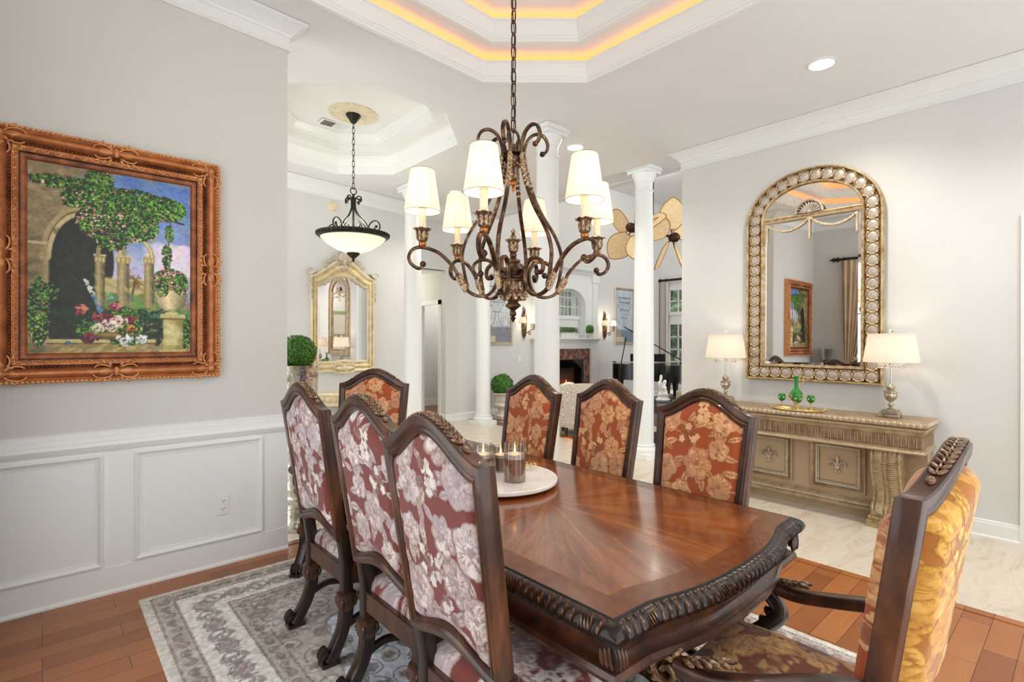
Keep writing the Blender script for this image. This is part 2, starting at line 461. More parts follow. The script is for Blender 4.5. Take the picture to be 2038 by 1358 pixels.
    # curtain etc
    M['curtain'] = mottled('tan_silk', (196,172,140), (214,192,160), 3, .6, 0, .05)
    M['sagegreen'] = simple('sage_green_paint', (156,168,112), .5)
    M['ebony'] = simple('ebony_lacquer', (12,12,13), .12)
    M['marble_brown'] = mottled('brown_marble', (92,54,44), (164,120,100), 9, .2, 0, 0, lo=.4, hi=.62, detail=9)
    M['firebrick'] = mottled('firebox', (40,34,30), (82,66,52), 30, .9)
    M['log'] = mottled('log', (60,40,26), (104,74,48), 20, .9)
    M['palm'] = mottled('palm_blade', (240,206,150), (252,228,184), 30, .7, 0, .2)
    M['palm_rim'] = simple('blade_rim', (176,130,78), .6)
    M['fanbronze'] = simple('oiled_bronze', (74,42,30), .35, .6)
    t = NT('medallion_weave'); v = t.coord('Object'); vo = t.new('ShaderNodeTexVoronoi'); vo.inputs['Scale'].default_value = 9; vo.inputs['Randomness'].default_value = 0; t.l.new(v, vo.inputs['Vector'])
    w = t.math('SINE', t.math('MULTIPLY', vo.outputs['Distance'], 42))
    t.color(t.ramp(w, [(.4, (166,152,136)), (.6, (222,214,202))])).set(Roughness=.9); M['medallion'] = t.m
    M['linen'] = simple('ivory_linen', (226,220,210), .85)
    M['porcelain'] = simple('white_porcelain', (240,236,230), .25)
    M['tanwood'] = mottled('pale_oak', (190,160,120), (214,186,146), 20, .6, 0, 0)
    M['greenrug'] = mottled('sage_rug', (150,150,116), (206,200,172), 5, .95, 0, .2)
    M['stucco'] = mottled('cream_plaster', (222,208,176), (240,230,204), 26, .8, 0, .8, 60)
    M['darkfloor'] = mottled('dark_wood_floor', (96,52,32), (140,82,52), 8, .3)
    M['grille'] = simple('grey_louver', (120,118,114), .5)
    M['tanpaint'] = simple('tan_paint', (196,150,112), .8)
    # vertex coloured artworks / textiles
    for nm, r in (('art', .45), ('rugpile', .95), ('urnart', .6)):
        t = NT(nm); a = t.attr('Col'); t.color(a.outputs['Color']).set(Roughness=r)
        if nm == 'rugpile': t.bump(t.noise(t.coord('Object'), 300, 3), .5, .006)
        if nm == 'art': t.bump(t.noise(t.coord('Object'), 120, 3), .08, .002)
        M[nm] = t.m
build_mats()

# ------------------------------------------------------------------ painted colour fields (numpy), worked in metres
class Canvas:
    def __init__(s, w, h, res, c):
        s.w, s.h, s.res = w, h, res
        s.nx, s.ny = int(round(w / res)) + 1, int(round(h / res)) + 1
        s.a = np.zeros((s.ny, s.nx, len(c))); s.a[:] = np.array(c, float)
        s.X, s.Y = np.meshgrid(np.linspace(0, w, s.nx), np.linspace(0, h, s.ny))
    def win(s, x, y, r):
        i0, i1 = max(0, int((x - r) / s.res)), min(s.nx, int((x + r) / s.res) + 2)
        j0, j1 = max(0, int((y - r) / s.res)), min(s.ny, int((y + r) / s.res) + 2)
        return slice(j0, j1), slice(i0, i1)
    def put(s, sl, m, c):
        if m.size == 0: return
        m = m[..., None]; s.a[sl] = s.a[sl] * (1 - m) + np.array(c, float) * m
    def dab(s, x, y, rx, ry, ang, c, al=1, soft=.25):
        sl = s.win(x, y, max(rx, ry) * 1.3)
        dx, dy = s.X[sl] - x, s.Y[sl] - y
        u, v = dx*cos(ang) + dy*sin(ang), -dx*sin(ang) + dy*cos(ang)
        d = np.sqrt((u/rx)**2 + (v/ry)**2)
        s.put(sl, al * np.clip((1 + soft/2 - d) / soft, 0, 1), c)
    def leafdab(s, x, y, L, W, ang, c, al=1):
        sl = s.win(x, y, L * 1.1)
        dx, dy = s.X[sl] - x, s.Y[sl] - y
        u, v = (dx*cos(ang) + dy*sin(ang)) / L, (-dx*sin(ang) + dy*cos(ang)) / W
        d = np.abs(v) - np.clip(1 - u*u, 0, 1)**1.0 * (1 + .15*u)
        s.put(sl, al * np.clip(.5 - d*3, 0, 1) * (np.abs(u) < 1), c)
    def petal(s, x, y, R, k, ph, c, al=1, amp=.28, ang=0, sq=1, soft=.1):
        sl = s.win(x, y, R * 1.4)
        dx, dy = s.X[sl] - x, s.Y[sl] - y
        u, v = dx*cos(ang) + dy*sin(ang), (-dx*sin(ang) + dy*cos(ang)) / sq
        r = np.hypot(u, v); t = np.arctan2(v, u)
        rr = R * (1 - amp + amp*np.abs(np.cos(k*t/2 + ph))**.6)
        s.put(sl, al * np.clip((rr - r) / (R*soft) + .5, 0, 1), c)
    def rect(s, x0, x1, y0, y1, c, al=1, soft=None):
        q = soft or s.res
        m = np.clip((s.X-x0)/q+.5, 0, 1)*np.clip((x1-s.X)/q+.5, 0, 1)*np.clip((s.Y-y0)/q+.5, 0, 1)*np.clip((y1-s.Y)/q+.5, 0, 1)
        s.put(np.s_[:, :], al*m, c)
    def line(s, pts, w, c, al=1):
        for (x0, y0), (x1, y1) in zip(pts[:-1], pts[1:]):
            n = max(1, int(math.hypot(x1-x0, y1-y0) / (w*.5)))
            for k in range(n + 1):
                t = k / n; s.dab(x0+(x1-x0)*t, y0+(y1-y0)*t, w, w, 0, c, al, .8)
    def noise(s, sc, amp, oct=3, seed=0):
        r = np.random.default_rng(seed); out = np.zeros((s.ny, s.nx))
        for o in range(oct):
            n = max(2, int(max(s.w, s.h) / (sc / 2**o)) + 2)
            g = r.uniform(-1, 1, (n + 1, n + 1))
            fx, fy = s.X / max(s.w, s.h) * (n - 1), s.Y / max(s.w, s.h) * (n - 1)
            ix, iy = fx.astype(int), fy.astype(int); tx, ty = fx - ix, fy - iy
            tx, ty = tx*tx*(3-2*tx), ty*ty*(3-2*ty)
            out += ((g[iy, ix]*(1-tx) + g[iy, ix+1]*tx)*(1-ty) + (g[iy+1, ix]*(1-tx) + g[iy+1, ix+1]*tx)*ty) / 2**o
        return out * amp
    def sample(s, x, y):
        i = np.clip((x / s.res).round().astype(int), 0, s.nx - 1); j = np.clip((y / s.res).round().astype(int), 0, s.ny - 1)
        return s.a[j, i]
def srgb2lin(a):
    a = np.clip(a, 0, 255) / 255.0
    return np.where(a <= .04045, a / 12.92, ((a + .055) / 1.055) ** 2.4)
def colgrid(name, pos, cols, nu, nv, mat, attr='Col', flip=False):
    """dense grid mesh; pos (N,3), cols (N,3), row-major nv+1 rows of nu+1"""
    me = bpy.data.meshes.new(name); w = nu + 1
    I, J = np.meshgrid(np.arange(nu), np.arange(nv)); b = (J*w + I).ravel()
    q = np.stack([b, b+1, b+w+1, b+w], 1) if not flip else np.stack([b, b+w, b+w+1, b+1], 1)
    n, f = len(pos), len(q)
    me.vertices.add(n); me.vertices.foreach_set('co', np.asarray(pos, np.float32).ravel())
    me.loops.add(f*4); me.loops.foreach_set('vertex_index', q.astype(np.int32).ravel())
    me.polygons.add(f); me.polygons.foreach_set('loop_start', np.arange(0, f*4, 4, dtype=np.int32))
    me.polygons.foreach_set('use_smooth', np.ones(f, bool))
    me.update(calc_edges=True); me.validate()
    at = me.attributes.new(attr, 'FLOAT_COLOR', 'POINT')
    c4 = np.ones((n, 4), np.float32); c4[:, :cols.shape[1]] = cols
    at.data.foreach_set('color', c4.ravel())
    me.materials.append(mat)
    return me
# ================================================================== THE ROOM
def cz(x): return 3.693 - .0425 * min(x, 5.2)
XB = -.40
XW, YW = 5.19, 3.76                      # mirror wall, painting wall
def S(mb, name, mat, **k): return struct(name, mb, mat, **k)
# ---- floors
S(MB().box(XB-.15, 3.69, -1.1, 3.79, -.05, 0), 'floor_dining', M['planks'], smooth=0)
S(MB().box(3.69, 3.75, -1.1, 3.85, -.05, .004).box(XB-.15, 3.69, 3.79, 3.85, -.05, .004), 'trim_threshold', M['planks'], smooth=0)
S(MB().box(3.75, 5.75, -1.1, 9.6, -.05, 0).box(-1.7, 3.75, 3.85, 9.6, -.05, 0), 'floor_tile', M['tile'], smooth=0)
S(MB().box(5.75, 12.6, -1.1, 7.7, -.05, 0).box(5.75, 7.3, 7.7, 9.9, -.05, 0), 'floor_living', M['darkfloor'], smooth=0)
# ---- ceiling with its two stepped trays
def octa(x0, x1, y0, y1, c): return [(x0+c,y0),(x1-c,y0),(x1,y0+c),(x1,y1-c),(x1-c,y1),(x0+c,y1),(x0,y1-c),(x0,y0+c)]
def inset(p, d): x0,x1,y0,y1,c = p; return (x0+d, x1-d, y0+d, y1-d, c - d*.586)
T1 = (.0, 3.29, .22, 3.36, .60); F1 = (1.56, 3.33, 4.09, 6.5, .50)
from mathutils.geometry import tessellate_polygon
def slab(outer, holes, dz, t=.03):
    m = MB()
    rings = [[Vector((x, y, 0)) for x, y in outer]] + [[Vector((x, y, 0)) for x, y in h] for h in holes]
    tri = tessellate_polygon(rings); pts = [p for r in rings for p in r]
    m.add([(p.x, p.y, cz(p.x) + dz) for p in pts], tri)
    m.add([(p.x, p.y, cz(p.x) + dz + t) for p in pts], [t_[::-1] for t_ in tri])
    return m
def flip_down(o):
    return o
CX0, CY0 = -1.2, -1.1
m = slab([(CX0,CY0),(5.2,CY0),(5.2,7.7),(CX0,7.7)], [octa(*T1), octa(*F1)], 0)
S(m, 'ceiling', M['ceil'], smooth=0, recalc=False)
T1o = inset(T1, -.16); T2 = inset(T1, .22); T2o = inset(T1, .06)
F2 = inset(F1, .24)
m = slab(octa(*T1o), [octa(*T2)], .20)
S(m, 'ceiling_tray_lower', M['ceil'], smooth=0, recalc=False)
S(slab(octa(*T2o), [], .40), 'ceiling_tray_upper', M['ceil'], smooth=0, recalc=False)
S(slab(octa(*F1), [octa(*F2)], .20), 'ceiling_foyer_step', M['ceil'], smooth=0, recalc=False)
S(slab(octa(*F2), [], .40), 'ceiling_foyer_top', M['ceil'], smooth=0, recalc=False)
def onceil(dz): return lambda u, v, w: (u, v, cz(u) + dz + w)
# octagons run counter-clockwise: side=1 is outward
lip = [(.03,-.006),(.03,-.022),(-.005,-.022),(-.005,0),(-.012,.006),(-.012,.018),(-.02,.022),(-.026,.05),(-.034,.085),(-.036,.118),(-.046,.122),(-.046,.136),(-.01,.136),(-.01,0)]
S(MB().sweep(lip, octa(*T1), True, onceil(0)), 'trim_tray_lower', M['trim'], smooth=25)
S(MB().sweep(lip, octa(*T2), True, onceil(.20)), 'trim_tray_upper', M['trim'], smooth=25)
S(MB().sweep([(.16,-.0),(.16,.205)], octa(*T1), True, onceil(0)), 'wall_tray_lower', M['ceil'], smooth=0)
S(MB().sweep([(.16,-.0),(.16,.205)], octa(*T2), True, onceil(.20)), 'wall_tray_upper', M['ceil'], smooth=0)
fcrown = [(.0,0),(.0,.10),(-.015,.105),(-.02,.125),(-.05,.15),(-.075,.18),(-.09,.185),(-.09,.2),(0,.2)]
S(MB().sweep(fcrown, octa(*F1), True, onceil(0)), 'trim_foyer_lower', M['trim'], smooth=25)
S(MB().sweep(fcrown, octa(*F2), True, onceil(.20)), 'trim_foyer_upper', M['trim'], smooth=25)
for T, dz, nm in ((T1, .05, 'lower'), (T2, .25, 'upper')):
    o = MB().sweep([(.05,0),(.075,0),(.075,.012),(.05,.012),(.05,0)], octa(*T), True, onceil(dz)).build('led_strip', M['led'], smooth=0)
    tag(o, 'amber LED strip glowing behind the %s lip of the dining tray ceiling' % nm, 'light strip', 'cove lights of the tray ceiling')
# gallery strip beyond the mirror wall, header and living-room ceiling
S(MB().box(5.19, 5.80, -1.1, 7.7, 3.575, 3.62), 'ceiling_gallery', M['ceil'], smooth=0)
S(MB().box(5.80, 5.95, -1.1, 7.7, 3.567, 5.05), 'wall_header', M['ceil'], smooth=0)
S(MB().box(5.85, 12.6, -1.1, 7.9, 5.0, 5.05), 'ceiling_living', M['ceil'], smooth=0)
# ---- walls
S(MB().box(XB-.15, 1.27, YW, YW+.13, 0, 3.80), 'wall_left', M['wall'], smooth=0)
S(MB().box(XW, XW+.14, -1.1, 3.02, 0, 3.56), 'wall_right', M['wallcool'], smooth=0)
# back wall with a tall window (seen only in the mirror)
S(MB().box(XB-.15, XB, 2.9, 3.89, 0, 3.8).box(XB-.15, XB, .9, 2.9, 2.85, 3.8).box(XB-.15, XB, .9, 2.9, 0, .3).box(XB-.15, XB, -1.1, .9, 0, 3.8), 'wall_back', M['wall'], smooth=0)
S(MB().box(3.2, 4.5, -1.22, -1.1, 0, 3.6), 'wall_front', M['wallcool'], smooth=0)
# foyer, hall, living
S(MB().box(-1.0, 4.2, 7.0, 7.13, 0, 3.75), 'wall_foyer', M['wallcool'], smooth=0)
S(MB().box(4.08, 4.2, 7.13, 9.6, 0, 3.0), 'wall_hall_left', M['wallcool'], smooth=0)
S(MB().box(5.3, 7.83, 7.66, 7.78, 0, 5.05).box(8.77, 12.6, 7.66, 7.78, 0, 5.05).box(7.83, 8.77, 7.66, 7.78, 0, 1.96).box(7.83, 8.77, 7.66, 7.78, 2.5, 5.05).box(4.2, 5.3, 7.66, 7.78, 2.67, 3.7), 'wall_living_back', M['wallcool'], smooth=0)
S(MB().box(5.3, 5.42, 7.78, 7.80, 0, 2.67).box(5.3, 5.42, 7.80, 8.56, 2.09, 2.67).box(5.3, 5.42, 8.56, 9.6, 0, 2.67).box(4.08, 5.42, 9.5, 9.6, 0, 2.67), 'wall_hall_right', M['wall'], smooth=0)
S(MB().box(4.2, 5.3, 7.7, 9.6, 2.67, 2.72), 'ceiling_hall', M['ceil'], smooth=0)
S(MB().box(5.42, 7.3, 9.8, 9.9, 0, 2.7).box(7.2, 7.3, 7.78, 9.8, 0, 2.7), 'wall_room_beyond', M['wallcool'], smooth=0)
S(MB().box(5.42, 7.3, 7.78, 9.9, 2.67, 2.72), 'ceiling_room_beyond', M['ceil'], smooth=0)
S(MB().box(5.42, 7.2, 9.78, 9.8, 0, .14), 'baseboard_room_beyond', M['trim'], smooth=0)
# crown mouldings: frieze bead below, cove above
crown = [(0,-.19),(.016,-.19),(.022,-.182),(.016,-.172),(.010,-.168),(.010,-.10),(.022,-.096),(.026,-.082),(.05,-.06),(.075,-.035),(.10,-.022),(.108,-.018),(.108,-.004),(.0,-.004)]
def wallf(z): return lambda u, v, w: (u, v, z + w)
def ceilf(u, v, w): return (u, v, cz(u) + w)
S(MB().sweep(crown, [(XB, YW), (1.27, YW), (1.27, YW+.13)], False, ceilf, side=1), 'trim_crown_left', M['trim'], smooth=25)
S(MB().sweep(crown, [(XW+.14, 3.02), (XW, 3.02), (XW, -1.1)], False, wallf(3.478), side=1), 'trim_crown_right', M['trim'], smooth=25)
S(MB().sweep(crown, [(XB, -1.1), (XB, YW)], False, ceilf, side=1), 'trim_crown_back', M['trim'], smooth=25)
S(MB().sweep(crown, [(-1.0, 7.0), (4.2, 7.0)], False, ceilf, side=1), 'trim_crown_foyer', M['trim'], smooth=25)
# baseboards
base = [(0,0),(.026,0),(.026,.012),(.016,.02),(.016,.105),(.012,.112),(.012,.122),(.0,.13)]
def basewall(name, path, side=1): S(MB().sweep(base, path, False, None, side), name, M['trim'], smooth=25)
basewall('baseboard_right', [(XW, 3.02), (XW, .36)])
basewall('baseboard_foyer', [(-1.0, 7.0), (4.2, 7.0)])
basewall('baseboard_hall', [(5.3, 7.82), (5.3, 7.66), (12.2, 7.66)])
basewall('baseboard_back', [(XB, -1.1), (XB, YW)])
S(MB().box(XW-.022, XW, .24, .36, 0, 2.35).box(XW-.03, XW, .225, .245, 0, 2.35), 'trim_casing_right', M['trim'], smooth=0)
S(MB().box(5.28, 5.3, 7.80, 7.88, 0, 2.16).box(5.28, 5.3, 8.48, 8.56, 0, 2.16).box(5.28, 5.3, 7.80, 8.56, 2.08, 2.16).box(5.3, 5.42, 7.80, 7.82, 0, 2.09).box(5.3, 5.42, 8.54, 8.56, 0, 2.09), 'trim_door_hall', M['trim'], smooth=0)
# wainscot on the painting wall
S(MB().box(XB, 1.27, YW-.012, YW, .0, .84), 'trim_wainscot', M['trim'], smooth=0)
rail = [(0,.815),(.02,.815),(.024,.822),(.03,.832),(.036,.85),(.03,.868),(.018,.874),(.018,.9),(.012,.904),(.012,.926),(.0,.932)]
S(MB().sweep(rail, [(XB, YW), (1.27, YW), (1.27, YW+.13)], False, None, 1), 'trim_chair_rail', M['trim'], smooth=25)
S(MB().sweep([(.012,0),(.03,0),(.03,.01),(.024,.02),(.018,.024),(.016,.15),(.012,.152)], [(XB, YW), (1.27, YW)], False, None, 1), 'baseboard_left', M['trim'], smooth=25)
pm = [(0,0),(.0,.016),(.008,.02),(.018,.014),(.026,.008),(.036,.006),(.036,0)]
for k, (a, b) in enumerate(((.401, 1.104), (-.33, .255))):
    f = lambda u, v, w: (u, YW-.012-w, v)
    S(MB().sweep(pm, [(a,.162),(b,.162),(b,.796),(a,.796)], True, f, side=-1), 'trim_panel_%d' % (k+1), M['trim'], smooth=25)
# ---- columns
def column(x, y, h, r=.125, pl=.17):
    root = thing('column', None, None, (x, y, 0)); root['kind'] = 'structure'
    MB().box(-pl, pl, -pl, pl, 0, .075).build('plinth', M['trim'], root, smooth=0, bevel=.004)['kind'] = 'structure'
    MB().lathe([(r*1.28,.075),(r*1.33,.09),(r*1.33,.115),(r*1.26,.13),(r*1.12,.135),(r*1.1,.15),(r*1.14,.165),(r*1.04,.175)], 32).build('torus_base', M['trim'], root)['kind'] = 'structure'
    t = r*.84
    prof = [(r*1.02,.17),(r,.2),(r,h*.33)] + [(r-(r-t)*((k/8)**1.4), h*.33+(h-.30-h*.33)*k/8) for k in range(1, 9)]
    prof += [(t*1.1,h-.298),(t*1.12,h-.285),(t*1.06,h-.275),(t,h-.27),(t,h-.19),(t*1.06,h-.185),(t*1.08,h-.17),(t*1.2,h-.14),(t*1.38,h-.10),(t*1.42,h-.085)]
    MB().lathe(prof, 36).build('shaft', M['trim'], root, smooth=40)['kind'] = 'structure'
    a = pl*.94
    MB().box(-a*.93, a*.93, -a*.93, a*.93, h-.085, h-.045).box(-a, a, -a, a, h-.045, h-.0).build('abacus', M['trim'], root, smooth=0, bevel=.004)['kind'] = 'structure'
    root['label'] = 'white round column'
column(3.735, 3.645, cz(3.735)); column(5.545, 3.745, 3.575); column(3.77, 6.24, cz(3.77)); column(5.61, 7.0, 3.575)
# ---- window wall of the living room
WX = 12.15
def wallwin(name, y0, y1, z0, z1, ny, nz):
    root = thing(name, None, None, (WX, 0, 0)); root['kind'] = 'structure'
    fr = MB(); w = .09
    for a, b, c, d in ((y0-w,y0,z0-w,z1+w),(y1,y1+w,z0-w,z1+w),(y0,y1,z0-w,z0),(y0,y1,z1,z1+w)): fr.box(-.03,.03,a,b,c,d)
    fr.build('window_frame', M['trim'], root, smooth=0)['kind'] = 'structure'
    mu = MB()
    for k in range(1, ny): y = y0+(y1-y0)*k/ny; mu.box(-.01,.014,y-.014,y+.014,z0,z1)
    for k in range(1, nz): z = z0+(z1-z0)*k/nz; mu.box(-.01,.014,y0,y1,z-.014,z+.014)
    mu.build('muntins', M['trim'], root, smooth=0)['kind'] = 'structure'
    MB().box(.016,.02,y0,y1,z0,z1).build('pane', M['pane'], root, smooth=0)['kind'] = 'structure'
yw = [(6.15, 7.42), (4.35, 5.62), (2.5, 3.8)]
wl = MB(); ys = [7.66] + [v for a, b in yw for v in (b+.09, a-.09)] + [-1.1]
for k in range(0, len(ys), 2): wl.box(WX, WX+.14, ys[k+1], ys[k], 0, 5.0)
for a, b in yw: wl.box(WX, WX+.14, a-.09, b+.09, 2.82, 5.0).box(WX, WX+.14, a-.09, b+.09, 1.94, 2.09)
S(wl, 'wall_window', M['trim'], smooth=0)
for k, (a, b) in enumerate(yw):
    wallwin('window_%d' % (2*k+1), a, b, 2.18, 2.73, 5, 2)
    wallwin('window_%d' % (2*k+2), a, b, .25, 1.85, 5, 5)
# ================================================================== DINING FURNITURE
# ---- one length of damask, sampled by every panel (tone, tint)
def damask(seed):
    C = Canvas(1.5, 1.5, .003, (.12, .0)); r = np.random.default_rng(seed)
    U = r.uniform
    def leaf(x, y, L, a, t):
        C.leafdab(x, y, L*1.08, L*.40, a, (.33, .1)); C.leafdab(x, y, L, L*.34, a, (t, U(0, .5)))
        C.line([(x-L*cos(a), y-L*sin(a)), (x+L*.8*cos(a), y+L*.8*sin(a))], .0022, (.36, .2), .7)
        for k in (-.5, -.15, .2, .5):
            for sgn in (-1, 1):
                px, py = x+L*k*cos(a), y+L*k*sin(a); b = a + sgn*.8
                C.line([(px, py), (px+L*.25*cos(b), py+L*.25*sin(b))], .0016, (.42, .3), .6)
    def bloom(x, y, R, t):
        ph = U(0, 6); k = int(U(5, 8))
        C.petal(x, y, R*1.07, k, ph, (.33, .2), 1, .30)
        C.petal(x, y, R, k, ph, (t-.18, .35), 1, .30)
        for q in range(3):
            n = k
            for j in range(n):
                a = 2*PI*j/n + ph + q*.5; d = R*(.58-.19*q)
                C.dab(x+d*cos(a), y+d*sin(a), R*(.34-.07*q), R*(.27-.06*q), a+PI/2, (.36, .5), .75, .35)
                C.dab(x+d*1.05*cos(a), y+d*1.05*sin(a), R*(.31-.07*q), R*(.24-.06*q), a+PI/2, (t+U(-.16,.12), U(0,.8)), .95, .3)
        C.dab(x, y, R*.18, R*.18, 0, (.40, .9), .9, .5)
        for j in range(26):
            a = U(0, 6.28); d0, d1 = R*U(.2,.5), R*U(.6,.92)
            C.line([(x+d0*cos(a), y+d0*sin(a)), (x+d1*cos(a), y+d1*sin(a))], .0015, (U(.35,.55), .3), .5)
    pts = []
    for q in range(5000):
        p = (U(0,1.5), U(0,1.5))
        if all((p[0]-a)**2+(p[1]-b)**2 > .106**2 for a, b in pts): pts.append(p)
    for x, y in pts:
        a0 = U(0, 6.28)
        for k in range(int(U(3, 6))):
            a = a0 + k*2.1 + U(-.4,.4); d = U(.055,.095)
            C.line([(x, y), (x+d*cos(a), y+d*sin(a))], .003, (.6, .2), .9)
            leaf(x+d*cos(a), y+d*sin(a), U(.028,.048), a+U(-.5,.5), U(.58,.85))
    for x, y in pts:
        if U(0,1) < .80: bloom(x, y, U(.052,.078), U(.72,.9))
        else:
            for j in range(7):
                C.petal(x+U(-.045,.045), y+U(-.045,.045), .021, 5, U(0,6), (.33,.2), 1, .35)
                C.petal(x+U(-.045,.045), y+U(-.045,.045), .019, 5, U(0,6), (U(.7,.9),.2), 1, .35)
    C.a[..., 0] += C.noise(.02, .06, 3, seed) * (C.a[..., 0] > .25)
    C.a[..., 1] = np.clip(C.a[..., 1] + C.noise(.12, .5, 2, seed+5), 0, 1)
    return C
DAM = damask(3)
ZC, HW1, HW0 = 1.12, .258, .232
def hw(z): return HW0 + (HW1-HW0)*(z-.5)/(ZC-.5)
def camel(s): return (.5+.5*cos(PI*min(1, abs(s))))**.85
CURVE = 0.0
def yb(z, x=None): return -.245 - max(0, z-.40)*.15 - (0 if x is None else CURVE*(1-(x/HW1)**2))
def panel(nm, side, off, mat, puff=1.0):
    nu, nv = 124, 164
    u = np.linspace(-1, 1, nu+1); v = np.linspace(0, 1, nv+1); Ug, Vg = np.meshgrid(u, v)
    cam_ = (.5+.5*np.cos(PI*np.abs(Ug)))**.85
    zt = ZC-.047+.094*cam_; zb = .575+.045*(.5+.5*np.cos(PI*np.abs(Ug)))
    z = zb+(zt-zb)*Vg; half = HW0+(HW1-HW0)*(z-.5)/(ZC-.5)-.040; x = Ug*half
    edge = np.minimum(1, np.minimum((1-np.abs(Ug))*6, np.minimum(Vg, 1-Vg)*9)); edge = np.clip(edge, 0, 1)
    bul = (1-(1-edge)**2.2)
    tone = DAM.sample(x+.3+off[0], z-.4+off[1])
    y = -.245-np.maximum(0, z-.40)*.15 - CURVE*(1-(x/HW1)**2) + side*(.006+bul*(.030 if side > 0 else .024)*puff + .0022*tone[..., 0])
    pos = np.stack([x, y, z], -1).reshape(-1, 3)
    return colgrid(nm, pos, tone.reshape(-1, 2), nu, nv, mat, 'Tone', flip=side > 0)
def cushion(nm, off, mat, W=.245, D=.235, z0=.395, h=.062, dome=.022):
    nu = nv = 64
    t = np.linspace(-1, 1, nu+1); t = np.sign(t)*np.abs(t)**.75; Ug, Vg = np.meshgrid(t, t)
    sh = np.clip(1-np.abs(Ug)**9, 0, 1)**.34*np.clip(1-np.abs(Vg)**9, 0, 1)**.34
    x = Ug*W*(1+.05*Vg); y = Vg*D
    tone = DAM.sample(x+.4+off[0], y+.4+off[1])
    z = z0+h*sh+dome*(1-Ug**2)*(1-Vg**2)+.002*tone[..., 0]*sh
    return colgrid(nm, np.stack([x, y, z], -1).reshape(-1, 3), tone.reshape(-1, 2), nu, nv, mat, 'Tone')
def chair_frame():
    nb, ns, nt = 26, 10, 44
    out = []; inn = []
    for i in range(nb): s = -1+2*i/nb; out.append((s*hw(.53), .525+.045*camel(s))); inn.append((s*(hw(.58)-.044), .58+.045*camel(s)))
    for i in range(ns): t = i/ns; z = .525+(ZC-.525)*t; out.append((hw(z), z)); zi = .58+(ZC-.05-.58)*t; inn.append((hw(zi)-.044, zi))
    for i in range(nt): s = 1-2*i/nt; out.append((s*HW1, ZC+.1*camel(s))); inn.append((s*(hw(1.07)-.044), ZC-.05+.094*camel(s)))
    for i in range(ns): t = 1-i/ns; z = .525+(ZC-.525)*t; out.append((-hw(z), z)); zi = .58+(ZC-.05-.58)*t; inn.append((-(hw(zi)-.044), zi))
    prof = [(0,.38),(.05,.47),(.14,.50),(.45,.52),(.62,.40),(.72,.46),(.9,.42),(1,.25),(1,-.25),(.9,-.42),(.72,-.46),(.62,-.40),(.45,-.52),(.14,-.5),(.05,-.47),(0,-.38)]
    L = []
    for t, d in prof:
        L.append([(a[0]+(b[0]-a[0])*t, yb(a[1]+(b[1]-a[1])*t, a[0]+(b[0]-a[0])*t)+d*.054, a[1]+(b[1]-a[1])*t) for a, b in zip(out, inn)])
    return MB().loops(L)
def crest_leaves():
    m = MB()
    for k in range(-9, 10):
        x = k*.0165; s = x/HW1; z = ZC+.1*camel(s); dz = (camel((x+.004)/HW1)-camel((x-.004)/HW1))*.1/.008
        ang = math.atan(dz); yy = yb(z, x)
        for sg in (-1, 1):
            R_ = Euler((0, -ang, 0)).to_matrix() @ Euler((sg*.35, -.12*(1 if k > 0 else -1), sg*.62*(-1 if k > 0 else 1))).to_matrix()
            m.ell((x, yy+sg*.0105, z+.003), (.0155, .0058, .0048), R_, 8, 6)
        m.ell((x, yy, z+.004), (.010, .0036, .0042), Euler((0, -ang, 0)).to_matrix(), 8, 5)
    for sg in (-1, 1):
        x = sg*.175; z = ZC+.1*camel(x/HW1)
        m.ell((x, yb(z, x), z+.001), (.017, .011, .006), Euler((0, sg*.38, 0)).to_matrix(), 10, 6)
    return m
def sqsec(w, h, r=.3):
    o = []
    for sx, sy in ((1,1),(-1,1),(-1,-1),(1,-1)):
        pts = [(sx*w, sy*h*(1-r)), (sx*w*(1-r*.3), sy*h*(1-r*.3)), (sx*w*(1-r), sy*h)]
        if sx*sy < 0: pts = pts[::-1]
        o += pts
    return o
def chair_leg(sx, rear):
    m = MB(); x = sx*.212; sy = -1 if rear else 1; y = -.238 if rear else .20
    top = .56 if rear else .40
    m.tube([(x, y, .275), (x, y, .42), (x, y-(.02 if rear else 0), top)], 1, sec=sqsec(.0245, .026), up=(0,1,0))
    path = spline([(x, y, .235), (x*1.0, y+sy*.004, .18), (x*1.015, y+sy*.026, .11), (x*1.03, y+sy*.062, .045), (x*1.03, y+sy*.082, .012)], 6)
    m.tube(path, [1.02-.12*abs(math.sin(PI*i/(len(path)-1))) for i in range(len(path))], sec=sqsec(.0265, .031), up=(0,1,0))
    m.cbox((x*1.03, y+sy*.080, .008), (.062, .080, .016))
    return m
def leg_carving(sx, rear):
    m = MB(); x = sx*.212; sy = -1 if rear else 1; y = -.238 if rear else .20
    m.lathe([(.024,.206),(.034,.218),(.040,.238),(.042,.256),(.039,.268),(.042,.275),(.042,.284),(.028,.291)], 20, (x, y, 0), None, lambda a, t: 1+.07*abs(sin(4*a)))
    for k in range(4):
        a = PI/4+k*PI/2; m.ell((x+.040*cos(a), y+.040*sin(a), .25), (.012, .012, .022), None, 8, 6)
    return m
def foot_carving(sx, rear):
    m = MB(); x = sx*.212; sy = -1 if rear else 1; y = -.238 if rear else .20
    c = Vector((x*1.03, y+sy*.098, .034))
    for q in (-1, 1):
        pts = [(c.x+q*.016, c.y+sy*a, c.z+b) for a, b in spiral(0, 0, .026, .005, -PI/2, PI*2, 16)]
        m.tube(pts, .006, 6)
    for k in range(-2, 3): m.ell((c.x+k*.008, c.y+sy*.012, c.z+.02), (.005, .02, .03), Euler((sy*.5, 0, 0)).to_matrix(), 6, 5)
    return m
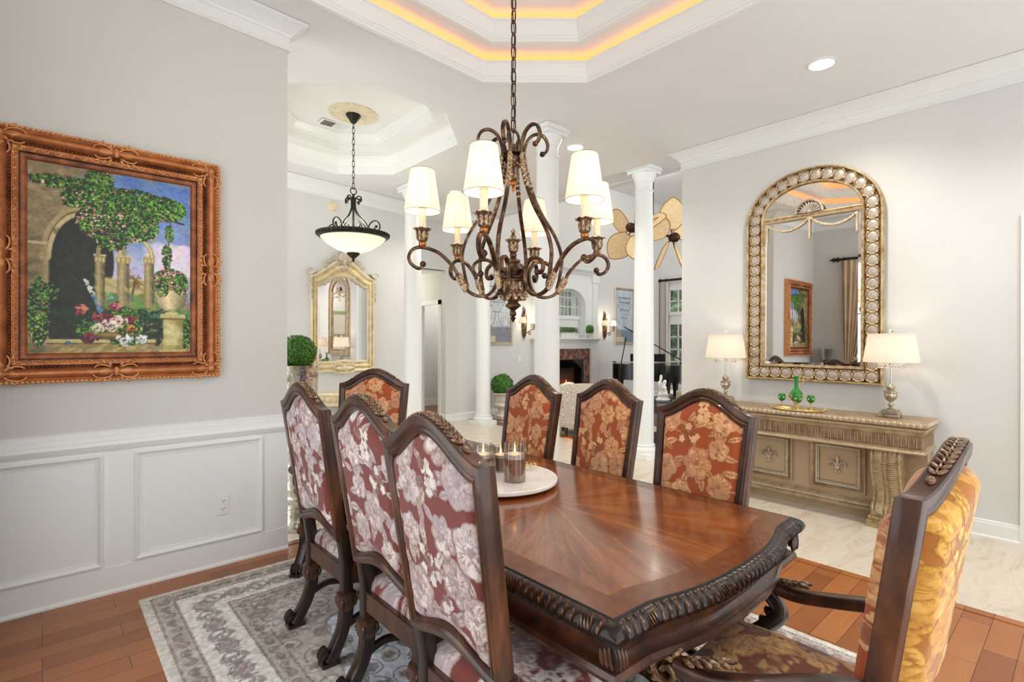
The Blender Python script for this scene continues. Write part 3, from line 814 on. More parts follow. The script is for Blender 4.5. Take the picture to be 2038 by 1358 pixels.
def seat_rail_mb():
    m = MB()
    m.box(-.20, .20, -.256, -.222, .325, .405).box(-.22, .22, .195, .235, .325, .405)
    for s in (-1, 1): m.box(min(s*.205, s*.238), max(s*.205, s*.238), -.23, .21, .325, .405)
    return m
def stretcher_mb():
    m = MB()
    for s in (-1, 1):
        p = spline([(s*.215, -.25, .135), (s*.215, -.16, .165), (s*.215, -.06, .150), (s*.215, .02, .172), (s*.215, .12, .160), (s*.215, .215, .130)], 5)
        m.tube(p, 1, sec=sqsec(.014, .013), up=(0,0,1))
    m.tube(spline([(-.215, -.0, .165), (-.1, .0, .185), (0, 0, .17), (.1, 0, .185), (.215, 0, .165)], 5), 1, sec=sqsec(.013, .013), up=(0,0,1))
    return m
CM = {'frame': chair_frame().mesh('back_frame', M['walnut'], 30), 'crest': crest_leaves().mesh('crest_carving', M['carved'], 60),
      'rail': seat_rail_mb().mesh('seat_rail', M['walnut'], 0, bevel=.004), 'str': stretcher_mb().mesh('stretcher', M['walnut_dark'], 50)}
for sx in (-1, 1):
    for re in (0, 1):
        CM['leg', sx, re] = chair_leg(sx, re).mesh('leg', M['walnut_dark'], 40); CM['carv', sx, re] = leg_carving(sx, re).mesh('leg_carving', M['walnut'], 60); CM['foot', sx, re] = foot_carving(sx, re).mesh('foot_scroll', M['walnut_dark'], 60)
OFFS = [(0,0), (.55,.12), (.25,.5), (.62,.55)]
PAN = {}
for i, o in enumerate(OFFS):
    PAN['f', i] = panel('front_panel', 1, o, M['fab_front']); PAN['b', i] = panel('rear_panel', -1, (o[0]*.8+.05, o[1]*.8+.1), M['fab_back_sheen'])
    PAN['s', i] = cushion('seat', o, M['fab_back_sheen'])
CURVE = .045
CM['frame2'] = chair_frame().mesh('back_frame', M['walnut'], 30); CM['crest2'] = crest_leaves().mesh('crest_carving', M['carved'], 60)
PAN['gf'] = panel('front_panel', 1, (.5, .4), M['fab_front'], 2.3); PAN['g'] = panel('rear_panel', -1, (.3, .3), M['fab_gold_sheen'], 2.0); CURVE = 0.0; PAN['gs'] = cushion('seat', (.2, .35), M['fab_seat'], .265, .25)
def make_chair(label, i, seat=None, rear=None, arm=False):
    t = thing('dining_chair', label, 'chair')
    link('back_frame', CM['frame2' if arm else 'frame'], t)
    tag(link('crest_carving', CM['crest2' if arm else 'crest'], t), 'gilded leaf carving on the crest')
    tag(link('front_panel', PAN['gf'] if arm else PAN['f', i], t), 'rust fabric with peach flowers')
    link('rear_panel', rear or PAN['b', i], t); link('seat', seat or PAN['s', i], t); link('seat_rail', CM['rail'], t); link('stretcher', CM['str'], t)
    for sx in (-1, 1):
        for re in (1, 0):
            l = link('leg', CM['leg', sx, re], t); link('leg_carving', CM['carv', sx, re], l); link('foot_scroll', CM['foot', sx, re], l)
    return t
def place(t, x, y, face, sc): t.location = (x, y, .0135); t.rotation_euler = (0, 0, math.atan2(face[1], face[0]) - PI/2); t.scale = (sc*(.955 if face[0] > .5 else 1), sc, sc)
GRP = 'carved dining chairs around the table'
chairs = [
 ('chair with maroon and silver floral back beside the mercury-glass floor vase', 0, 1.268, 2.475, (1, 0), 1.010),
 ('chair with maroon and silver floral back, middle of the row on the wainscot side', 1, 1.238, 1.80, (1, 0), 1.010),
 ('chair with maroon and silver floral back, beside the candles and near table corner', 2, 1.155, 1.215, (1, -.02), 1.010),
 ('high-back rust floral chair in front of the carved sideboard, across the table from the wainscot', 1, 1.98, 1.268, (-.995, .104), .985),
 ('rust floral high-back chair between the two chairs on the sideboard side of the table', 0, 2.127, 1.965, (-.988, .155), .985),
 ('narrow-looking rust floral chair in front of the topiary urn, farthest on the sideboard side', 2, 2.036, 2.478, (-.997, .07), .985),
 ('rust floral chair standing alone at the far end of the table below the cream mirror', 3, 1.512, 3.256, (-.773, -.635), 1.0)]
for lb, i, x, y, f, sc in chairs:
    t = make_chair(lb, i); t['group'] = GRP; place(t, x, y, f, sc)
# armchair at the near end
ac = make_chair('carved armchair with back fabric painted with gold sheen at the near end of the table', 3, PAN['gs'], PAN['g'], True); ac['group'] = GRP
ac.name = 'dining_armchair'; place(ac, 1.62, .625, (-.04, .999), .98)
for s in (-1, 1):
    m = MB()
    p = spline([(s*.245, -.285, .650), (s*.268, -.20, .640), (s*.305, -.08, .600), (s*.335, .05, .565), (s*.345, .15, .570)], 7)
    m.tube(p, 1, sec=sqsec(.020, .026), up=(0,0,1))
    arm = m.build('arm', M['walnut'], ac, 45)
    m = MB()
    pts = [(s*.345, .165+a, .553+b) for a, b in spiral(0, 0, .046, .010, PI*.62, -PI*1.9, 34)]
    m.tube(pts, 1, sec=[(.034,.006),(.026,.011),(-.026,.011),(-.034,.006),(-.034,-.006),(.034,-.006)], up=(1,0,0))
    for k in range(9):
        a = PI*.62-k*.34; m.ell((s*.345, .165+.056*cos(a), .553+.056*sin(a)), (.030, .010, .013), Euler((a-PI/2+.5, 0, 0)).to_matrix(), 8, 6)
    for k in range(5):
        for q in (-1, 1): m.ell((s*(.340-k*.006)+q*.012, .11-k*.022, .594+k*.006), (.009, .024, .008), Euler((0, 0, q*.3)).to_matrix(), 8, 5)
    m.build('arm_scroll', M['carved'], arm, 60)
    m = MB(); m.tube(spline([(s*.335, .15, .54), (s*.315, .10, .49), (s*.285, .14, .44), (s*.25, .19, .39), (s*.235, .20, .33)], 6), 1, sec=sqsec(.022, .028), up=(0,1,0))
    for k in range(5): m.ell((s*(.325-k*.016), .118+k*.012, .51-k*.03), (.026, .03, .016), Euler((.6, 0, 0)).to_matrix(), 8, 5)
    m.build('arm_support', M['walnut_dark'], ac, 50)
# ---- dining table
TX, TY = 1.612, 1.87
tb = thing('dining_table', 'long carved dining table with a glossy sunburst veneer top and rope edge', 'table', (TX, TY, 0))
def end_curve(sg):
    a = [(-.56, -1.075), (-.425, -1.080), (-.37, -1.092), (-.30, -1.112), (-.20, -1.130), (-.10, -1.138), (0, -1.140)]
    a = [a[0]] + spline(a[1:], 4)
    r = [(-x, y) for x, y in a[::-1]][1:]
    q = a + r
    return q if sg < 0 else [(-x, -y) for x, y in q]
outl = end_curve(-1) + end_curve(1)          # counter-clockwise
def resample(p, step, closed=True):
    out = []; m = len(p)
    for i in range(m if closed else m-1):
        a, b = Vector((*p[i], 0)), Vector((*p[(i+1) % m], 0)); n = max(1, int(round((b-a).length/step)))
        for k in range(n): q = a.lerp(b, k/n); out.append((q.x, q.y))
    return out
def offset(p, d):
    m = len(p); o = []
    for i in range(m):
        a, b, c = Vector(p[i-1]), Vector(p[i]), Vector(p[(i+1) % m])
        d1, d2 = (b-a).normalized(), (c-b).normalized(); n1, n2 = Vector((d1.y, -d1.x)), Vector((d2.y, -d2.x))
        n = (n1+n2).normalized(); k = d/max(.5, n.dot(n1)); o.append((b.x+n.x*k, b.y+n.y*k))
    return o
inn = offset(outl, -.085); n = len(outl)
m = MB(); m.add([(x, y, .76) for x, y in inn], [tuple(range(n))]); m.add([(x, y, .735) for x, y in outl], [tuple(range(n-1, -1, -1))])
m.build('tabletop', M['veneer'], tb, smooth=0, recalc=False)
m = MB(); m.loops([[(x, y, .76) for x, y in outl], [(x, y, .76) for x, y in inn]], close_sec=False)
m.build('crossband', M['crossband'], tb, smooth=0)
m = MB(); m.loops([[(x, y, z) for x, y in offset(outl, d)] for d, z in ((-.001,.7602),(.003,.7606),(.005,.758),(.005,.735))], close_sec=False)
m.build('ebony_line', M['black'], tb, smooth=0)
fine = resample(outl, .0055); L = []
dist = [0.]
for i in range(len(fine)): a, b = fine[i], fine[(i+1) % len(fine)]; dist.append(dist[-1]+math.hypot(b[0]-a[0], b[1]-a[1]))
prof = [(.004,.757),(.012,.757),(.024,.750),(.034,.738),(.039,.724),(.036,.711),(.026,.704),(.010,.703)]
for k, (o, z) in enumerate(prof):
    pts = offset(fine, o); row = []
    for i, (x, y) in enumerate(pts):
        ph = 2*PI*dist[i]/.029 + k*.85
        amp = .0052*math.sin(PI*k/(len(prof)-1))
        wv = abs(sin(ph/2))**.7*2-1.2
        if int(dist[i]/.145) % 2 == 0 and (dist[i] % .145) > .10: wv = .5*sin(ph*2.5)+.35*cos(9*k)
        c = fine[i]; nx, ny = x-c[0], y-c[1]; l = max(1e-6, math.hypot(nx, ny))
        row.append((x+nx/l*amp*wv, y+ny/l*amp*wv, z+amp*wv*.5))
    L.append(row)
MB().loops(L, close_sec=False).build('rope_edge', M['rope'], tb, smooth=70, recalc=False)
m = MB(); L = [[(x, y, z) for x, y in offset(outl, d)] for d, z in ((-.02,.735),(-.004,.706),(-.012,.69),(-.016,.645),(-.004,.632),(.012,.626),(.018,.612),(.016,.602),(.004,.596),(-.012,.578),(-.03,.572),(-.06,.572),(-.06,.735))]
m.loops(L, close_sec=True).build('apron', M['walnut'], tb, smooth=30)
for sx in (-1, 1):
    for sy in (-1, 1):
        m = MB()
        for k in range(4):
            for d in range(2):
                x = sx*(.575-(k*.014 if d else 0)); y = sy*(1.092-(0 if d else k*.014))
                m.ell((x, y, .672-.004*k), (.008, .008, .035-.004*k), Euler((sy*.1, sx*.1, 0)).to_matrix(), 8, 6)
        m.build('corner_carving', M['walnut'], tb, 60)
for sy in (-1, 1):
    m = MB(); y0 = sy*.56
    m.lathe([(.05,.08),(.10,.10),(.12,.14),(.07,.18),(.06,.24),(.10,.32),(.125,.40),(.10,.47),(.06,.50),(.09,.54),(.16,.572)], 24, (0, y0, 0), None, lambda a, t: 1+.05*abs(sin(5*a)))
    pd = m.build('pedestal', M['walnut_dark'], tb, 50)
    for k in range(4):
        a = PI/4+k*PI/2; d = Vector((cos(a), sin(a), 0)); f = MB()
        p = spline([tuple(Vector((0, y0, .16))+d*.06), tuple(Vector((0, y0, .20))+d*.16), tuple(Vector((0, y0, .13))+d*.26), tuple(Vector((0, y0, .05))+d*.36), tuple(Vector((0, y0, .055))+d*.42)], 6)
        f.tube(p, [1-.3*i/len(p) for i in range(len(p))], sec=sqsec(.035, .04), up=(0,0,1)); q = Vector((0, y0, .04))+d*.41
        f.ell(tuple(q), (.045, .045, .028), None, 12, 8); f.build('pedestal_foot', M['carved'], pd, 60)
    MB().box(-.40, .40, y0-.05, y0+.05, .535, .572).build('cross_bearer', M['walnut_dark'], tb, smooth=0, bevel=.005)
MB().box(-.05, .05, -.5, .5, .12, .17).build('floor_stretcher', M['walnut_dark'], tb, smooth=0, bevel=.006)
# ---- rug
def rug():
    W, H = 2.40, 3.42; C = Canvas(W, H, .0068, (205, 198, 186)); r = np.random.default_rng(5); U = r.uniform
    taupe, ivory, ice, dark, grey, rose = (176,164,150), (222,216,205), (214,219,226), (84,76,76), (142,136,138), (176,140,124)
    C.rect(.045, W-.045, .045, H-.045, taupe); C.rect(.15, W-.15, .15, H-.15, ivory); C.rect(.36, W-.36, .36, H-.36, taupe)
    C.rect(.455, W-.455, .455, H-.455, (188,176,162))
    for d, w in ((.05,.007), (.145,.008), (.362,.008), (.45,.008)):
        n = int(2*(W+H-4*d)/.018)
        for k in range(n):
            s = k/n*2*(W+H-4*d)
            if s < W-2*d: p = (d+s, d)
            elif s < W+H-4*d: p = (W-d, d+s-(W-2*d))
            elif s < 2*W+H-6*d: p = (W-d-(s-(W+H-4*d)), H-d)
            else: p = (d, H-d-(s-(2*W+H-6*d)))
            C.dab(p[0]+U(-.002,.002), p[1], w*U(.7,1.2), w*.8, U(0,3), dark, .75, .6)
    # scalloped medallion field
    dx, dy = C.X-W/2, C.Y-H/2
    ax, ay = .74, 1.14
    t = np.arctan2(dy/ay, dx/ax); d = np.hypot(dx/ax, dy/ay); lim = .86+.10*np.abs(np.cos(4*t))+.03*np.cos(16*t)
    C.put(np.s_[:, :], np.clip((lim-d)/.012, 0, 1), ice)
    C.put(np.s_[:, :], np.clip(1-np.abs(lim-d)/.014, 0, 1)*.7, (112,102,104))
    lim2 = .40+.06*np.abs(np.cos(4*t)); C.put(np.s_[:, :], np.clip((lim2-d)/.012, 0, 1), (190,180,170))
    C.put(np.s_[:, :], np.clip(1-np.abs(lim2-d)/.014, 0, 1)*.8, (104,96,100))
    def scroll(x, y, s, a, c, al=.85):
        p = [(x+(u*cos(a)-v*sin(a))*s, y+(u*sin(a)+v*cos(a))*s) for u, v in spline([(-1.2,-.2),(-.5,.55),(.35,.6),(.75,0),(.35,-.45),(-.1,-.2),(.1,.1)], 5)]
        C.line(p, .0040, c, al)
    def rose_(x, y, R, c1, c2):
        C.petal(x, y, R*1.15, 6, U(0,6), c2, .9, .3); C.petal(x, y, R*.85, 6, U(0,6), c1, .9, .3); C.petal(x, y, R*.5, 5, U(0,6), c2, .8, .3); C.dab(x, y, R*.22, R*.22, 0, c1, 1, .5)
    # borders
    def run(d, step, fn):
        for side in range(4):
            Ls = (W if side % 2 == 0 else H)-2*d; n = max(2, int(Ls/step))
            for k in range(n):
                s = d+(k+.5)*Ls/n; p, a = [((s, d), 0), ((W-d, s), PI/2), ((W-s, H-d), PI), ((d, H-s), -PI/2)][side]; fn(p[0], p[1], a, k)
    def b1(x, y, a, k):
        if k % 2 == 0: rose_(x, y, .030, rose, grey)
        else:
            for q in (-1, 1): C.leafdab(x+.02*q*cos(a), y+.02*q*sin(a), .028, .012, a+q*.6, (122,112,108), .9)
        scroll(x, y, .035, a+PI*(k % 2), (116,106,104), .7)
    run(.098, .085, b1)
    def b2(x, y, a, k):
        if k % 2 == 0:
            rose_(x, y, .037, (186,156,138), (138,122,118))
            for q in range(8): C.dab(x+.052*cos(q*PI/4), y+.052*sin(q*PI/4), .010, .006, q*PI/4, (150,140,136), .9, .5)
        else:
            for q in (-1, 1):
                C.leafdab(x-q*.045*sin(a), y+q*.045*cos(a), .036, .014, a+.3*q, (150,140,130), .9); rose_(x+q*.05*cos(a), y+q*.05*sin(a), .016, rose, (120,112,110))
        for q in (0, PI): scroll(x, y, .068, a+q+.4, (128,116,112), .8); scroll(x+.02*cos(a), y+.02*sin(a), .045, a+q+2.0, (150,142,136), .7)
    run(.255, .118, b2)
    def b3(x, y, a, k):
        if k % 2: rose_(x, y, .022, (196,150,124), grey)
        else: C.leafdab(x, y, .034, .014, a+.4, (128,118,112), .9)
        scroll(x, y, .032, a+PI*k, (122,114,110), .7)
    run(.408, .075, b3)
    # vines and blossoms, mirrored in four quarters
    pts = []
    for q in range(3000):
        x, y = U(.0, W/2-.46), U(0, H/2-.46)
        if all((x-a)**2+(y-b)**2 > .105**2 for a, b in pts): pts.append((x, y))
    for x, y in pts:
        kind = U(0,1); R = U(.026,.05); a = U(0,6.28); sx = [((1,1)), ((-1,1)), ((1,-1)), ((-1,-1))]
        inice = math.hypot(x/ax, y/ay) < .9
        for mx, my in sx:
            px, py = W/2+mx*x, H/2+my*y; aa = math.atan2(sin(a)*my, cos(a)*mx)
            if kind < .4: rose_(px, py, R, (150,134,134) if inice else (168,140,122), (96,90,98) if inice else (134,122,118))
            elif kind < .8:
                for k in range(4): C.leafdab(px+.03*cos(aa+k*1.6), py+.03*sin(aa+k*1.6), .034, .013, aa+k*1.6, (108,104,112) if inice else (206,204,202), .9)
            else: C.petal(px, py, R, 5, aa, (198,182,164), .95, .35); C.petal(px, py, R*.6, 5, aa, (120,100,104), .9, .35)
            scroll(px, py, .07, aa, (120,116,122) if inice else (134,126,122), .75)
    C.a = C.a*.86+41; C.a += C.noise(.018, 20, 2, 3)[..., None]*np.array([1, 1, 1]) + C.noise(.5, 7, 2, 4)[..., None]
    nu, nv = C.nx-1, C.ny-1
    z = np.full(C.X.shape, .008)+C.noise(.02, .0012, 2, 8); z[0, :] = z[-1, :] = 0; z[:, 0] = z[:, -1] = 0
    pos = np.stack([C.X, C.Y, z], -1).reshape(-1, 3)
    o = link('area_rug', colgrid('area_rug', pos, srgb2lin(C.a.reshape(-1, 3)), nu, nv, M['rugpile']), None, (.395, .11, .001))
    tag(o, 'grey and ivory floral area rug under the dining table', 'rug')
rug()
# ---- lazy susan with candles
LX, LY = 1.635, 1.915
ls = thing('lazy_susan', 'round speckled white stone turntable in the middle of the table', 'tray', (LX, LY, .7612))
MB().lathe([(.10,0),(.10,.012)], 32).build('base_ring', M['black'], ls)
MB().lathe([(.0,.012),(.272,.012),(.28,.018),(.28,.030),(.276,.034),(0,.034)], 72).build('plate', M['marble'], ls, 30)
m = MB(); r_ = random.Random(4)
for k in range(60):
    a, d = r_.uniform(0, 6.28), .27*math.sqrt(r_.random()); s = r_.uniform(.0012,.0028); m.lathe([(s,.0341),(s*.6,.0346)], 6, (d*cos(a), d*sin(a), 0))
m.build('stone_flecks', M['speck'], ls, 0)
def candle(x, y, r, h, wz, label):
    t = thing('glass_candle', label, 'candle', (x, y, .7955), 0, 'candles on the turntable')
    MB().lathe([(r*.9,.0),(r,.004),(r,h),(r-.003,h),(r-.003,.006),(0,.006)], 40, wave=lambda a, k: 1+.008*cos(20*a)).build('glass_jar', M['pane'], t, 50)
    MB().lathe([(r-.006,.007),(r-.005,.012),(r-.005,wz*.30),(r-.005,wz*.92)], 32).build('amber_wax', M['amber'], t, 50)
    MB().lathe([(0,wz*.92),(r-.005,wz*.92),(r-.005,wz*1.10),(r*.5,wz*1.10),(0,wz*1.09)], 32).build('wax', M['wax'], t, 50)
    MB().tube([(0,0,wz*1.08),(0,0,wz*1.08+.010)], .0012, 6).build('wick', M['black'], t)
    MB().lathe([(0,wz*1.1+.004),(.0045,wz*1.1+.010),(.004,wz*1.1+.018),(0,wz*1.1+.034)], 12).build('flame', M['flame'], t)
candle(1.632, 1.80, .051, .178, .115, 'tall ribbed glass candle at the front of the turntable')
candle(1.585, 1.975, .051, .150, .095, 'ribbed glass candle half hidden behind the largest chair crest')
candle(1.705, 1.985, .042, .125, .075, 'small glass candle tucked behind the tall one')
sp = thing('gold_sprig', 'gilded leaf sprig lying on the turntable behind the tall candle', 'decoration', (1.78, 1.925, .7955), -.5)
m = MB(); m.tube([(-.09,0,.012),(0,.005,.022),(.09,-.004,.012)], .002, 6); m.build('stem', M['gold'], sp)
for k in range(16):
    x = -.085+k*.0113; s = 1 if k % 2 else -1
    MB().ell((x, s*.012, .022+.006*(k % 3)), (.012, .007, .004), Euler((s*.5, .3, s*.8)).to_matrix(), 8, 6).build('leaf', M['gold'], sp, 60)
# ================================================================== PAINTING, MIRROR, SIDEBOARD, LIGHTS
def rectsec(w, h): return [(w,h*.6),(w*.7,h),(-w*.7,h),(-w,h*.6),(-w,-h*.6),(-w*.7,-h),(w*.7,-h),(w,-h*.6)]
def paint_garden():
    W, H = .745, 1.012; C = Canvas(W, H, .0027, (150,136,104)); r = np.random.default_rng(9); U = r.uniform
    def P(u, v): return u*W, (1-v)*H
    def D(u, v, ru, rv, c, al=1, ang=0, soft=.35): x, y = P(u, v); C.dab(x, y, ru*W, rv*H, ang, c, al, soft)
    def R(u0, u1, v0, v1, c, al=1, soft=.006): C.rect(u0*W, u1*W, (1-v1)*H, (1-v0)*H, c, al, soft)
    # sky
    R(.34, 1, 0, .70, (120,148,196), 1, .12)
    for k in range(260):
        u, v = U(.42,1), U(.0,.68); t = v/.7
        c = (96+90*t+U(-14,14), 128+62*t+U(-12,12), 186+24*t+U(-10,8)); D(u, v, U(.03,.09), U(.012,.04), c, .5, U(-.6,.6), .9)
    for k in range(160): D(U(.72,1.0), U(.38,.56), U(.02,.06), U(.012,.03), (U(205,236),U(200,224),U(214,232)), .6, U(-.5,.5), .8)
    for k in range(60): D(U(.42,.72), U(.44,.6), U(.02,.06), U(.012,.03), (U(176,206),U(178,200),U(206,222)), .6, 0, .8)
    # stone wall, upper left
    for k in range(420):
        u, v = U(0,.46), U(0,.52)
        if u > .30 and v < .12 + (u-.3): 
            pass
        c = np.array([158,142,108])*U(.72,1.12); D(u, v, U(.015,.05), U(.008,.024), c, .55, U(-.3,.9), .8)
    for k in range(120): D(U(.0,.14), U(.4,1), U(.01,.04), U(.008,.02), np.array([150,136,96])*U(.7,1.1), .5, U(0,1), .8)
    # dark arch
    x0, x1, vs, vb = .115, .43, .50, .93
    R(x0, x1, vs-.01, vb, (34,34,20), 1, .01); D((x0+x1)/2+.03, vs, (x1-x0)/2+.03, .245, (40,38,22), 1, 0, .06)
    for q, c, wd in ((0, (196,180,140), .010), (.016, (120,104,74), .004), (.03, (176,158,118), .008)):
        pts = [P((x0+x1)/2+.03+((x1-x0)/2+.035+q)*cos(a), vs-(.25+q)*sin(a)) for a in np.linspace(PI, .35, 40)]; C.line(pts, wd*W*1.6, c, .85)
    for k in range(220): D(U(.13,.42), U(.34,.92), U(.01,.035), U(.008,.02), (U(28,70),U(36,72),U(14,34)), .5, U(0,3), .8)
    R(0, .11, .415, .43, (196,182,146), .9); R(.0, .105, .432, .47, (150,128,90), .8); R(.085, .112, .43, .96, (168,154,112), .8, .015)
    # back greenery and palm
    for k in range(420): D(U(.40,.95), U(.60,.80), U(.008,.03), U(.006,.018), (U(70,170),U(110,176),U(50,96)), .6, U(0,3), .8)
    for k in range(60): D(U(.42,.70), U(.585,.66), U(.02,.04), U(.008,.016), (U(180,214),U(170,190),U(120,150)), .5, 0, .9)
    for k in range(26):
        a = U(0, PI*2); x, y = P(.625, .585); L = U(.03,.05); C.line([(x, y), (x+L*cos(a), y+L*sin(a)*.9-.012)], .0024, (U(120,170),U(104,130),U(50,70)), .9)
    C.line([P(.625,.59), P(.605,.67)], .005, (112,92,60), 1)
    # columns with capitals
    for u, w, vt in ((.405,.052,.455), (.548,.070,.45), (.715,.058,.44)):
        for k in range(30):
            t = k/29; sh = 1.10-.55*abs(t-.38)*1.6; R(u-w/2+w*t-.003, u-w/2+w*t+.003, vt+.045, .74, np.array([172,158,112])*sh, .8)
        for k in range(10): D(u+U(-w/2,w/2), U(vt+.05,.74), .012, .02, np.array([196,180,130])*U(.7,1.1), .35, .6, .8)
        R(u-w*.75, u+w*.75, vt, vt+.012, (206,190,146)); R(u-w*.65, u+w*.65, vt+.012, vt+.045, (166,148,102))
        for j in range(3): D(u+(j-1)*w*.4, vt+.03, w*.14, .014, (206,190,140), .9)
    pts = [P(.63+.105*cos(a), .46-.11*sin(a)) for a in np.linspace(PI*.95, .1, 30)]; C.line(pts, .010, (176,162,118), 1); C.line(pts, .004, (214,202,160), .8)
    pts = [P(.475+.08*cos(a), .46-.10*sin(a)) for a in np.linspace(PI, .1, 26)]; C.line(pts, .009, (160,146,104), 1)
    R(.50, .76, .30, .36, (166,150,108), .6, .03)
    # vine
    def clump(u, v, ru, rv, n, dark=.5, pink=.08):
        for k in range(int(n*.5)):
            a, d = U(0,6.28), math.sqrt(U(0,1)); x, y = P(u+ru*d*cos(a)*.95, v+rv*d*sin(a)*.95); C.dab(x, y, U(.006,.014), U(.005,.010), U(0,3), (U(24,56),U(44,78),U(16,34)), .75, .6)
        for k in range(int(n*1.7)):
            a, d = U(0,6.28), math.sqrt(U(0,1)); x, y = P(u+ru*d*cos(a), v+rv*d*sin(a)); s = U(.0026,.0068)
            b = U(0,1); lit = .55+.6*(.5-.5*d*sin(a)*-1)
            c = ((40,70,26), (86,136,44), (130,178,70), (172,204,110))[int(min(3, b*3.2*lit+.3))] if U(0,1) > dark*.5 else (30,48,22)
            C.leafdab(x, y, s*1.4, s*.8, U(0,3.1), c, .95)
        for k in range(int(n*pink*.45)):
            a, d = U(0,6.28), math.sqrt(U(0,1)); x, y = P(u+ru*d*cos(a), v+rv*d*sin(a)); C.petal(x, y, U(.003,.0075), 5, U(0,6), ((206,140,150), (232,184,186), (176,92,110))[int(U(0,3))], .95, .35)
    C.line([P(0,.10), P(.25,.115), P(.42,.20), P(.6,.17), P(.86,.13)], .006, (84,64,44), 1); C.line([P(.55,.22), P(.75,.2), P(.95,.235)], .005, (84,64,44), 1)
    clump(.22,.09,.24,.035,200,.6,.1); clump(.40,.06,.09,.07,170,.4,.05); clump(.42,.15,.2,.08,520,.5,.10); clump(.62,.17,.24,.10,760,.45,.08)
    clump(.82,.16,.15,.07,360,.3,.04); clump(.40,.28,.14,.09,420,.6,.35); clump(.56,.29,.17,.09,520,.5,.25); clump(.68,.27,.1,.09,240,.4,.1); clump(.48,.37,.10,.06,180,.8,.15); clump(.24,.17,.06,.05,80,.7,.25)
    C.line([P(.86,.22), P(.85,.34), P(.835,.46), P(.83,.56)], .0035, (110,104,70), 1); clump(.85,.30,.025,.05,40,.3,.1); clump(.835,.44,.03,.08,60,.3,.15)
    # hedge floor, ledge, pedestal
    for k in range(520): D(U(.12,.85), U(.76,.95), U(.008,.026), U(.006,.016), (U(16,56),U(36,78),U(20,44)), .75, U(0,3), .6)
    clump(.06,.78,.06,.18,240,.8,.0); clump(.12,.68,.05,.05,40,.6,0); clump(.95,.88,.05,.11,160,.7,0)
    for k in range(40): x, y = P(.86+U(-.14,.12), .80); a = U(.3,2.8); L = U(.03,.075); C.line([(x, y), (x+L*cos(a), y+L*sin(a)*.8)], .0026, (U(40,90),U(104,150),U(80,110)), .9)
    R(.10, .76, .925, .948, (196,180,128)); R(.12, .74, .948, 1, (150,134,88)); R(.10, .76, .945, .952, (92,78,48), .8)
    for k in range(40): D(U(.12,.74), U(.955,.995), .03, .008, np.array([176,160,106])*U(.75,1.2), .5, .4, .8)
    R(.79, .965, .775, .80, (196,182,126)); R(.81, .945, .80, .985, (176,164,104)); R(.80, .955, .80, .808, (104,92,56), .8); R(.835, .915, .835, .96, (196,186,132)); R(.78, .97, .985, 1, (190,176,120)); R(.90,.945,.80,.985,(126,116,70),.6,.02)
    for k in range(24): D(U(.82,.93), U(.82,.97), .02, .02, (214,206,158), .3, .7, .8)
    # urn and its flowers
    for k in range(40):
        t = k/39; rv = .085*(1-(2*t-1)**2*.10) if t < .25 else .085*math.sqrt(max(0, 1-((t-.25)/.75)**2))*.98+.018
        v = .615+.14*t
        for q in range(14):
            s = q/13; C.dab(*P(.868+(s-.5)*2*rv, v), .008, .0045, 0, np.array([206,192,150])*(1.12-.75*abs(s-.36)), .9, .6)
    R(.815,.92,.612,.624,(222,210,172)); R(.845,.892,.745,.77,(176,160,116)); R(.825,.912,.765,.778,(206,192,146))
    clump(.86,.57,.115,.06,420,.5,.5); clump(.80,.62,.04,.06,90,.7,.3); clump(.93,.60,.05,.06,120,.6,.15)
    # bouquet
    def flower(u, v, R_, c1, c2, k=6):
        x, y = P(u, v); c1, c2 = np.array(c1, float), np.array(c2, float); R_ *= .92
        for j in range(26):
            a = U(0,6.28); d = R_*(.95-.85*j/26)*U(.8,1.1); lit = .5+.5*sin(a+.6)
            C.dab(x+d*cos(a), y+d*sin(a)*.85, R_*U(.30,.46), R_*U(.16,.26), a+U(.9,2.2), c2*.55+c1*.0 if j % 4 == 0 else c2*(1-lit)+c1*lit*U(.9,1.04), .85, .35)
        C.dab(x, y, R_*.2, R_*.15, 0, c2*.5, .8, .6); C.dab(x-.2*R_, y+.25*R_, R_*.22, R_*.10, .5, np.minimum(255, c1*1.08), .8, .5)
    clump(.48,.85,.20,.07,420,.7,0); clump(.55,.80,.10,.06,160,.2,0); clump(.35,.88,.08,.04,80,.2,0); clump(.56,.93,.1,.03,90,.6,0)
    for k in range(60): t = U(0,1); D(.325+.10*t+U(-.012,.012), .60+.20*t, .008, .006, (U(70,150),U(120,176),U(150,190)) if t > .4 else (206,214,206), .9, 0, .5)
    D(.47,.905,.085,.022,(110,92,44),1); D(.46,.90,.06,.01,(176,150,84),.7)
    for f in ((.29,.765,.036,(222,150,132),(176,84,76)), (.50,.745,.034,(214,142,136),(160,76,86)), (.40,.805,.036,(196,110,110),(140,56,60)), (.46,.80,.034,(150,50,58),(104,24,34)), (.585,.815,.038,(160,64,72),(112,32,44)),
              (.52,.825,.042,(240,220,206),(206,168,152)), (.47,.855,.040,(244,236,224),(214,196,170)), (.43,.84,.03,(226,206,206),(176,130,136)), (.39,.865,.036,(236,232,214),(190,190,150)), (.60,.865,.034,(222,176,84),(160,104,36)),
              (.335,.915,.040,(156,66,84),(104,30,52)), (.56,.93,.042,(246,246,240),(206,210,196)), (.66,.925,.036,(240,242,240),(196,204,196)), (.22,.945,.014,(120,160,196),(70,110,160))):
        flower(*f)
    C.a += C.noise(.012, 9, 2, 2)[..., None] + C.noise(.004, 6, 1, 6)[..., None]
    return C
PX0, PX1, PZ0, PZ1 = -.216, .840, 1.214, 2.549
pt = thing('framed_painting', 'large oil painting of a garden arch in a carved copper frame above the wainscot', 'painting', ((PX0+PX1)/2, YW, PZ0))
def pf(u, v, w): return (u, -w, v)
